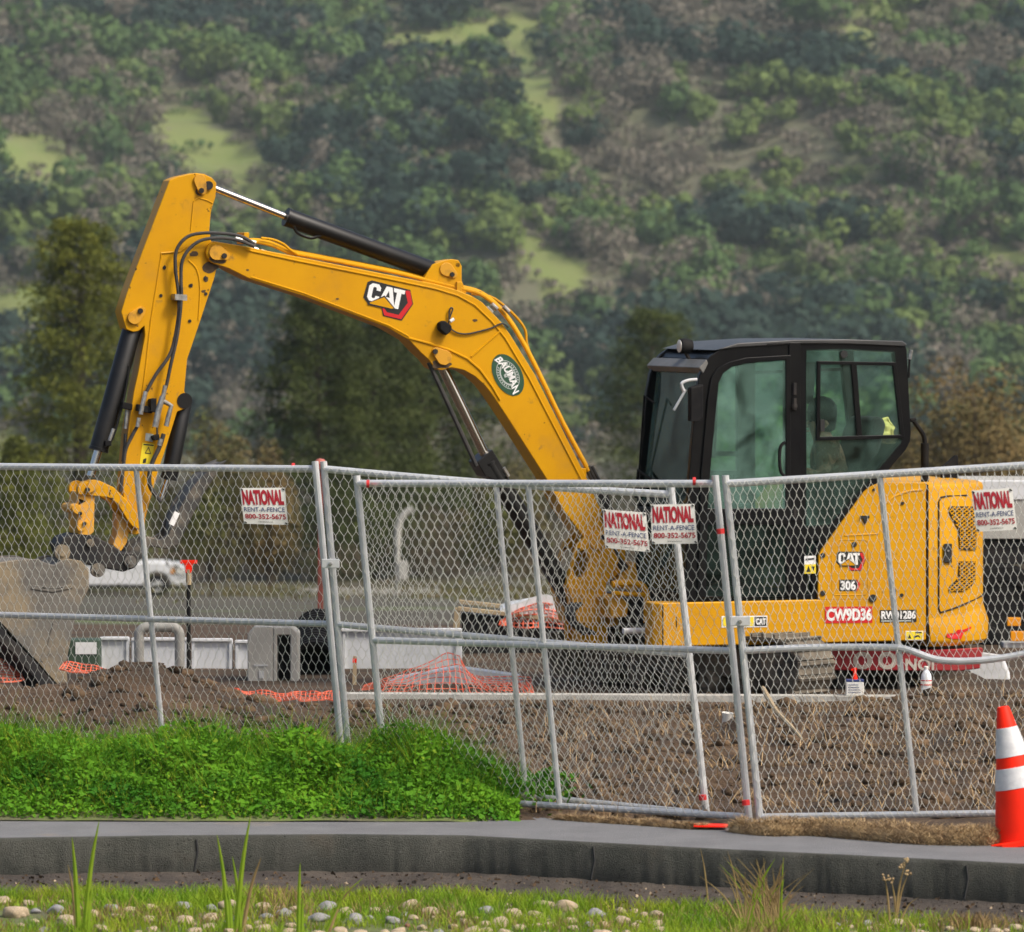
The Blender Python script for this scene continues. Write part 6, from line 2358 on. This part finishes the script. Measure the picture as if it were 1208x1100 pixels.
mb.build('door_pillar', M['black'], cab, bevel=.006)
# rear quarter window: glass with sliding frame
rw_ = pane(grow(win_b), VC - .004, cab, 'quarter_window', g='glass_clear')
mb = MB()
fro = [(963, 426), (1056, 427.5), (1066, 517), (962, 520)]
fri = [(967, 430), (1052, 431.5), (1061, 513), (966, 515.5)]
prism(mb, fro, VC - .022, VC + .004, holes=[fri], ref=VC)
prism(mb, [(1003, 430.5), (1009.5, 430.5), (1016, 514), (1010, 514)], VC - .020, VC + .004, ref=VC)
mb.build('sliding_frame', M['black'], rw_, bevel=.003)
mb = MB()
prism(mb, [(966, 495), (971, 495), (971, 509), (966, 509)], VC - .03, VC, ref=VC)
disc(mb, 996, 418, 4.5, VC - .02, VC + .01)
mb.build('window_latch', M['ink'], rw_)
pane(grow(win_c), VC + .02, cab, 'lower_quarter_window', g='glass_shaded')
pane(fr_ := [(838, 562), (850, 438), (932, 423), (932, 562)], VD - .03, cab, 'far_door_window', g='glass_clear')
pane(win_b, VD - .03, cab, 'far_quarter_window', g='glass_clear')
mb = MB()
prism(mb, [(903, 432), (908, 432), (904, 545), (899, 545)], VD - .05, VD - .02, ref=VC)
prism(mb, [(840, 537), (930, 537), (930, 543), (840, 543)], VD - .05, VD - .02, ref=VC)
prism(mb, [(950, 440), (1055, 436), (1055, 440), (950, 444)], VD - .05, VD - .02, ref=VC)
prism(mb, [(1010, 430), (1024, 430), (1020, 480), (1012, 480)], VD - .06, VD - .04, ref=VC)
mb.build('far_window_frame', M['black'], cab)
# windscreen between the front pillars
f0, f1 = E(831, 440, VC), E(813, 600, VC)
f2, f3 = E(812, 620, VC), E(809, 700, VC)
for nm, a, b in (('windscreen', f0, f1), ('lower_windscreen', f2, f3)):
    mb = MB()
    mb.plate([(a.x + .01, VC + .05, a.z), (a.x + .01, VD - .06, a.z), (b.x + .01, VD - .06, b.z), (b.x + .01, VC + .05, b.z)],
             [(a.x + .016, VC + .05, a.z), (a.x + .016, VD - .06, a.z), (b.x + .016, VD - .06, b.z), (b.x + .016, VC + .05, b.z)])
    mb.build(nm, M['glass'], cab, smooth=False)
mb = MB()
b0, b1 = E(820, 560, VC), E(823, 470, VC)
mb.tube([(b0.x - .05, VD - .05, b0.z), (b1.x - .05, VD - .10, b1.z), (b1.x - .03, VD - .25, b1.z - .05)], .009, 6)
mb.tube([(b0.x - .07, VD - .02, b0.z - .2), (b0.x - .06, VD - .05, b0.z), (b0.x - .03, VD - .4, b0.z - .1)], .011, 6)
mb.build('wiper', M['rubber'], cab)
# mirror, lamp, rear hardware
mb = MB()
prism(mb, [(809, 457), (824, 453), (824, 492), (820, 497), (809, 497)], VC - .10, VC - .03, ref=VC)
mi = mb.build('side_mirror', M['rubber'], cab, bevel=.012)
mb = MB()
mb.tube(smooth_path(pl([(822, 448), (812, 449), (804, 453), (807, 462)], VC - .06), 3), .012, 8)
mb.build('mirror_arm', M['galv'], mi)
mb = MB()
mb.tube(pl([(809, 460), (795, 484)], VC + .1), .010, 6)
mb.build('stay_rod', M['galv'], mi)
mb = MB()
c0 = E(808, 408.5, -.55)
ax2 = Matrix.Translation(c0) @ Matrix.Rotation(math.radians(-90), 4, 'Y')
mb.lathe([(.02, -.06), (.045, -.05), (.055, -.01), (.055, .035), (.048, .042)], 20, ax2)
wl = mb.build('roof_lamp', M['rubber'], cab)
MB().lathe([(.046, .036), (.046, .045), (.03, .05)], 20, ax2).build('lens', M['lens'], wl)
mb = MB()
mb.tube([c0 + Vector((.0, 0, -.04)), c0 + Vector((.05, 0, -.12)), c0 + Vector((.16, .0, -.14))], .014, 8)
mb.tube([c0 + Vector((.09, .05, -.13)), c0 + Vector((.12, .05, -.02)), c0 + Vector((.14, .03, -.06))], .010, 6)
mb.box(tuple(c0 + Vector((.02, -.12, -.16))), tuple(c0 + Vector((.24, .12, -.125))))
mb.build('bracket', M['darksteel'], wl)
mb = MB()
mb.tube(pl([(1072, 446), (1073, 424)], VC + .0), .008, 6)
mb.build('rear_rod', M['rubber'], cab)
mb = MB()
mb.tube(pl([(1073, 424), (1075, 413)], VC + .0), .014, 6)
mb.build('rear_bracket', M['fitting'], cab)
mb = MB()
mb.tube(smooth_path(pl([(1078, 497), (1083, 504), (1089, 513), (1091, 522), (1091, 530)], -.55), 4), .017, 8)
mb.tube(pl([(1091, 523), (1091, 575)], -.55), .030, 12)
mb.tube(pl([(1074, 496), (1080, 495)], -.55), .014, 8)
mb.build('exhaust_stack', M['rubber'], EX)
mb = MB()
prism(mb, [(1111, 572), (1112, 552), (1128, 537), (1131, 538), (1131, 572)], .1, .14, ref=.1)
mb.build('rear_mirror', M['rubber'], EX, bevel=.01)
o, fn = decal([(947.5, 656), (961, 655.5), (947.5, 677)], VC, 'decalwhite', cab, 'warning_label', .02)
mb = MB()
mb.poly([fn(a, b, .023) for a, b in ((.0, .48), (1, .48), (1, 1), (.0, 1))])
mb.build('field', M['warnyellow'], o, smooth=False)
mb = MB()
mb.poly([fn(a, b, .025) for a, b in ((.15, .9), (.35, .55), (.55, .9))])
mb.poly([fn(a, b, .025) for a, b in ((.6, .6), (.9, .6), (.8, .85))])
mb.poly([fn(a, b, .025) for a, b in ((.1, .15), (.9, .12), (.9, .2), (.1, .23))])
mb.build('symbol', M['ink'], o, smooth=False)

# seat and controls
mb = MB()
prism(mb, [(998, 560), (1008, 508), (1016, 492), (1026, 490), (1032, 500), (1024, 530), (1016, 575)], -.68, -.22, ref=-.45)
mb.build('seat_back', M['fabric_dark'], EX, bevel=.03)
mb = MB()
prism(mb, [(955, 588), (1012, 583), (1014, 602), (950, 604)], -.7, -.2, ref=-.45)
prism(mb, [(965, 604), (1000, 604), (1004, 690), (960, 690)], -.62, -.28, ref=-.45)
mb.build('seat', M['fabric_dark'], EX, bevel=.03)
mb = MB()
for v_ in (-.75, -.15):
    prism(mb, [(945, 562), (1000, 566), (1000, 600), (945, 598)], v_ - .06, v_ + .06, ref=-.45)
mb.build('control_console', M['rubber'], EX, bevel=.02)
mb = MB()
for v_ in (-.72, -.18):
    mb.tube(pl([(938, 572), (934, 556)], v_), .012, 8)
    mb.tube(pl([(934, 557), (932, 544)], v_), .022, 10)
mb.build('joystick', M['rubber'], EX)
mb = MB()
prism(mb, [(842, 600), (868, 592), (872, 640), (846, 690)], -.75, -.2, ref=-.45)
mb.build('dash_panel', M['darksteel'], EX, bevel=.02)

# ---- right hand tank cover beyond the boom
mb = MB()
prism(mb, [(800, 712), (806, 640), (836, 615), (966, 612), (966, 712)], .38, .9, ref=.38)
mb.build('tank_cover', M['darksteel'], EX, bevel=.03)

# ---- undercarriage, slewed under the house
PH = math.radians(-43) - TH      # heading relative to the machine
ud = empty('undercarriage', (0, 0, 0), PH)
ud.parent = EX
MB().lathe([(.30, .44), (.42, .46), (.42, .58), (.36, .60)], 36).build('slew_ring', M['darksteel'], ud)
mb = MB()
mb.plate([(x, y, .16) for x, y in ((-.45, -.5), (.45, -.5), (.45, .5), (-.45, .5))], [(x, y, .46) for x, y in ((-.32, -.42), (.32, -.42), (.32, .42), (-.32, .42))])
mb.build('car_body', M['darksteel'], ud, bevel=.02)
for sy in (-.76, .76):
    w_, L_, R_ = .20, .86, .225
    tr = MB()
    n = 46
    per = 2 * (2 * L_) + 2 * math.pi * R_

    def loop(s):
        s %= per
        if s < 2 * L_:
            return -L_ + s, 2 * R_, 0.0
        s -= 2 * L_
        if s < math.pi * R_:
            a = s / R_
            return L_ + R_ * math.sin(a), R_ + R_ * math.cos(a), -a
        s -= math.pi * R_
        if s < 2 * L_:
            return L_ - s, 0.0, math.pi
        s -= 2 * L_
        a = s / R_
        return -L_ - R_ * math.sin(a), R_ - R_ * math.cos(a), math.pi - a
    for i in range(n):
        x0, z0, _ = loop(i * per / n)
        x1, z1, _ = loop((i + .93) * per / n)
        d = Vector((x1 - x0, 0, z1 - z0)).normalized()
        nrm = Vector((-d.z, 0, d.x))
        a, b = Vector((x0, sy, z0)), Vector((x1, sy, z1))
        tr.beam(a + nrm * -.012, b + nrm * -.012, 2 * w_, .028, up=nrm)
        tr.beam(a + nrm * .012 + d * .010, a + nrm * .012 + d * .030, 2 * w_ * .98, .03, up=nrm)
    tr.build('track', M['track'], ud, bevel=0)
    fr_ = MB()
    fr_.box((-L_ * .95, sy - w_ * .55, .14), (L_ * .95, sy + w_ * .55, .36))
    tf = fr_.build('track_frame', M['track'], ud, bevel=.03)
    rx = Matrix.Rotation(math.radians(90), 4, 'X')
    for k, x in enumerate((-L_, -.5, -.17, .17, .5, L_)):
        big = k in (0, 5)
        r = R_ * .86 if big else .085
        mb = MB().lathe([(r * .2, -.02), (r * .5, .01), (r * .8, .0), (r, -.03), (r, -2 * w_ * .7), (r * .6, -2 * w_ * .75)], 22, Matrix.Translation((x, sy - w_ * .78, R_ if big else .105)) @ rx)
        mb.build('idler_wheel' if k == 5 else 'sprocket' if k == 0 else 'roller', M['track'], ud)
# dozer blade at the far left end
mb = MB()
cs = [(-1.30, .08), (-1.36, .22), (-1.34, .40), (-1.28, .40), (-1.30, .22), (-1.24, .08)]
mb.plate([(x, -.98, z) for x, z in cs], [(x, .98, z) for x, z in cs])
mb.build('dozer_blade', M['track'], ud, bevel=.008)
mb = MB()
for s_ in (-.4, .4):
    mb.beam((-1.28, s_, .22), (-.3, s_, .28), .1, .12)
mb.build('blade_arm', M['track'], ud)

# ================================================================== THE OPERATOR
VP = -.45
hipL, hipR = E(985, 588, VP - .12), E(985, 588, VP + .12)
pel, sp1, ch, nk, hd = E(985, 586, VP), E(981, 562, VP), E(976, 540, VP), E(970, 517, VP), E(966, 500, VP)
hd2 = E(968, 487, VP)
J = [pel, sp1, ch, nk, hd, hd2]
ED = [(0, 1), (1, 2), (2, 3), (3, 4), (4, 5)]
RD = [(.15, .13), (.15, .12), (.17, .12), .058, (.085, .10), (.07, .08)]
JK, EK, RK = [pel + Vector((0, 0, .02)), sp1, ch, ch + (nk - ch) * .75], [(0, 1), (1, 2), (2, 3)], [(.17, .15), (.17, .14), (.19, .14), .09]
TK, ET, RT_ = [pel], [], [(.16, .14)]
for s_ in (-1, 1):
    sh_p = E(977, 530, VP + s_ * .19)
    el = E(968, 566, VP + s_ * .27)
    wr = E(943, 556, VP + s_ * .27)
    hn = E(936, 552, VP + s_ * .27)
    i0 = len(J)
    J += [sh_p, el, wr, hn]
    ED += [(2, i0), (i0, i0 + 1), (i0 + 1, i0 + 2), (i0 + 2, i0 + 3)]
    RD += [.062, .046, .030, (.022, .042)]
    for q in range(4):       # fingers closed round the lever
        z = .03 - q * .018
        a0 = hn + Vector((-.035, -.012 * s_, z))
        k = len(J)
        J += [a0, a0 + Vector((-.035, .010 * s_, -.004)), a0 + Vector((-.030, .036 * s_, -.008 + .002 * q))]
        ED += [(i0 + 3, k), (k, k + 1), (k + 1, k + 2)]
        RD += [.010, .009, .0075]
    k = len(J)
    J += [hn + Vector((-.005, .03 * s_, .03)), hn + Vector((-.04, .045 * s_, .035))]
    ED += [(i0 + 3, k), (k, k + 1)]
    RD += [.012, .009]
    j0 = len(JK)
    JK += [sh_p, el, wr + (el - wr) * .12]
    EK += [(2, j0), (j0, j0 + 1), (j0 + 1, j0 + 2)]
    RK += [.085, .064, .048]
    kn, an, to = E(933, 592, VP + s_ * .14), E(926, 668, VP + s_ * .14), E(905, 680, VP + s_ * .14)
    hp_ = E(985, 590, VP + s_ * .10)
    i1 = len(J)
    J += [hp_, kn, an, to]
    ED += [(0, i1), (i1, i1 + 1), (i1 + 1, i1 + 2), (i1 + 2, i1 + 3)]
    RD += [.085, .06, .042, .04]
    t0 = len(TK)
    TK += [hp_, kn, an]
    ET += [(0, t0), (t0, t0 + 1), (t0 + 1, t0 + 2)]
    RT_ += [.10, .075, .06]
PE = empty('person', (OX, OY, 0), TH)
tag(PE, 'operator in a brown patterned jacket and dark cap seated in the excavator cab', 'person')
skin_body('body', J, ED, RD, M['skin'], PE)
skin_body('jacket', JK, EK, RK, M['camo'], PE)
skin_body('trousers', TK, ET, RT_, M['fabric_dark'], PE)
fc = hd + Vector((-.09, 0, .0))
mb = MB()
mb.lathe([(.0, .142), (.06, .128), (.10, .085), (.112, .02), (.11, -.02), (.10, -.045), (.085, -.05)][::-1], 20, Matrix.Translation(hd2 + Vector((0.01, 0, -.02))) @ Matrix.Rotation(math.radians(6), 4, 'Y'))
mb.plate([hd2 + Vector((x, y, .012)) for x, y in ((-.09, -.075), (-.17, -.06), (-.195, 0), (-.17, .06), (-.09, .075))], [hd2 + Vector((x, y, .0)) for x, y in ((-.09, -.075), (-.17, -.06), (-.195, 0), (-.17, .06), (-.09, .075))])
mb.build('cap', M['fabric_dark'], PE, bevel=.004)
mb = MB()
mb.lathe([(.02, .12), (.095, .08), (.103, .0), (.09, -.075), (.06, -.09)][::-1], 18, Matrix.Translation(hd + Vector((.03, 0, .03))))
mb.build('hair', M['fabric_dark'], PE)
mb = MB()
mb.tube([fc + Vector((.01, 0, .015)), fc + Vector((-.022, 0, -.012)), fc + Vector((.01, 0, -.02))], [.010, .016, .011], 8)
mb.tube([fc + Vector((.005, -.022, -.052)), fc + Vector((-.006, 0, -.052)), fc + Vector((.005, .022, -.052))], .006, 6)
for s_ in (-1, 1):
    mb.tube([hd + Vector((.01, s_ * .088, .03)), hd + Vector((.018, s_ * .10, .0)), hd + Vector((.008, s_ * .09, -.025))], [.012, .018, .010], 8)
mb.build('face', M['skin'], PE)
mb = MB()
for s_ in (-1, 1):
    mb.tube([fc + Vector((.018, s_ * .032, .022)), fc + Vector((.004, s_ * .032, .022))], .010, 8)
mb.build('eye', M['ink'], PE)

# pale vest hung behind the seat
vs, fs = [], []
nx, ny = 10, 8
for j in range(ny + 1):
    for i in range(nx + 1):
        a, b = i / nx, j / ny
        x = lerp(1031, 1054, a) + 2 * (vnoise(b * 4, a * 3, 2) - .5)
        y = lerp(lerp(503, 492, math.sin(a * 2.4)) if a < .8 else lerp(497, 503, (a - .8) * 5), 518 - 5 * a, b)
        p = E(x, y, -.5 + .05 * vnoise(a * 5, b * 4, 8))
        vs.append(p)
for j in range(ny):
    for i in range(nx):
        q = j * (nx + 1) + i
        fs.append((q, q + 1, q + nx + 2, q + nx + 1))
mb = MB()
mb.add(vs, fs)
o = mb.build('vest', M['hivis'])
sd_ = o.modifiers.new('thick', 'SOLIDIFY')
sd_.thickness = .02
o.location = (OX, OY, 0)
o.rotation_euler = (0, 0, TH)
tag(o, 'pale yellow safety vest bundled behind the seat in the cab', 'vest')
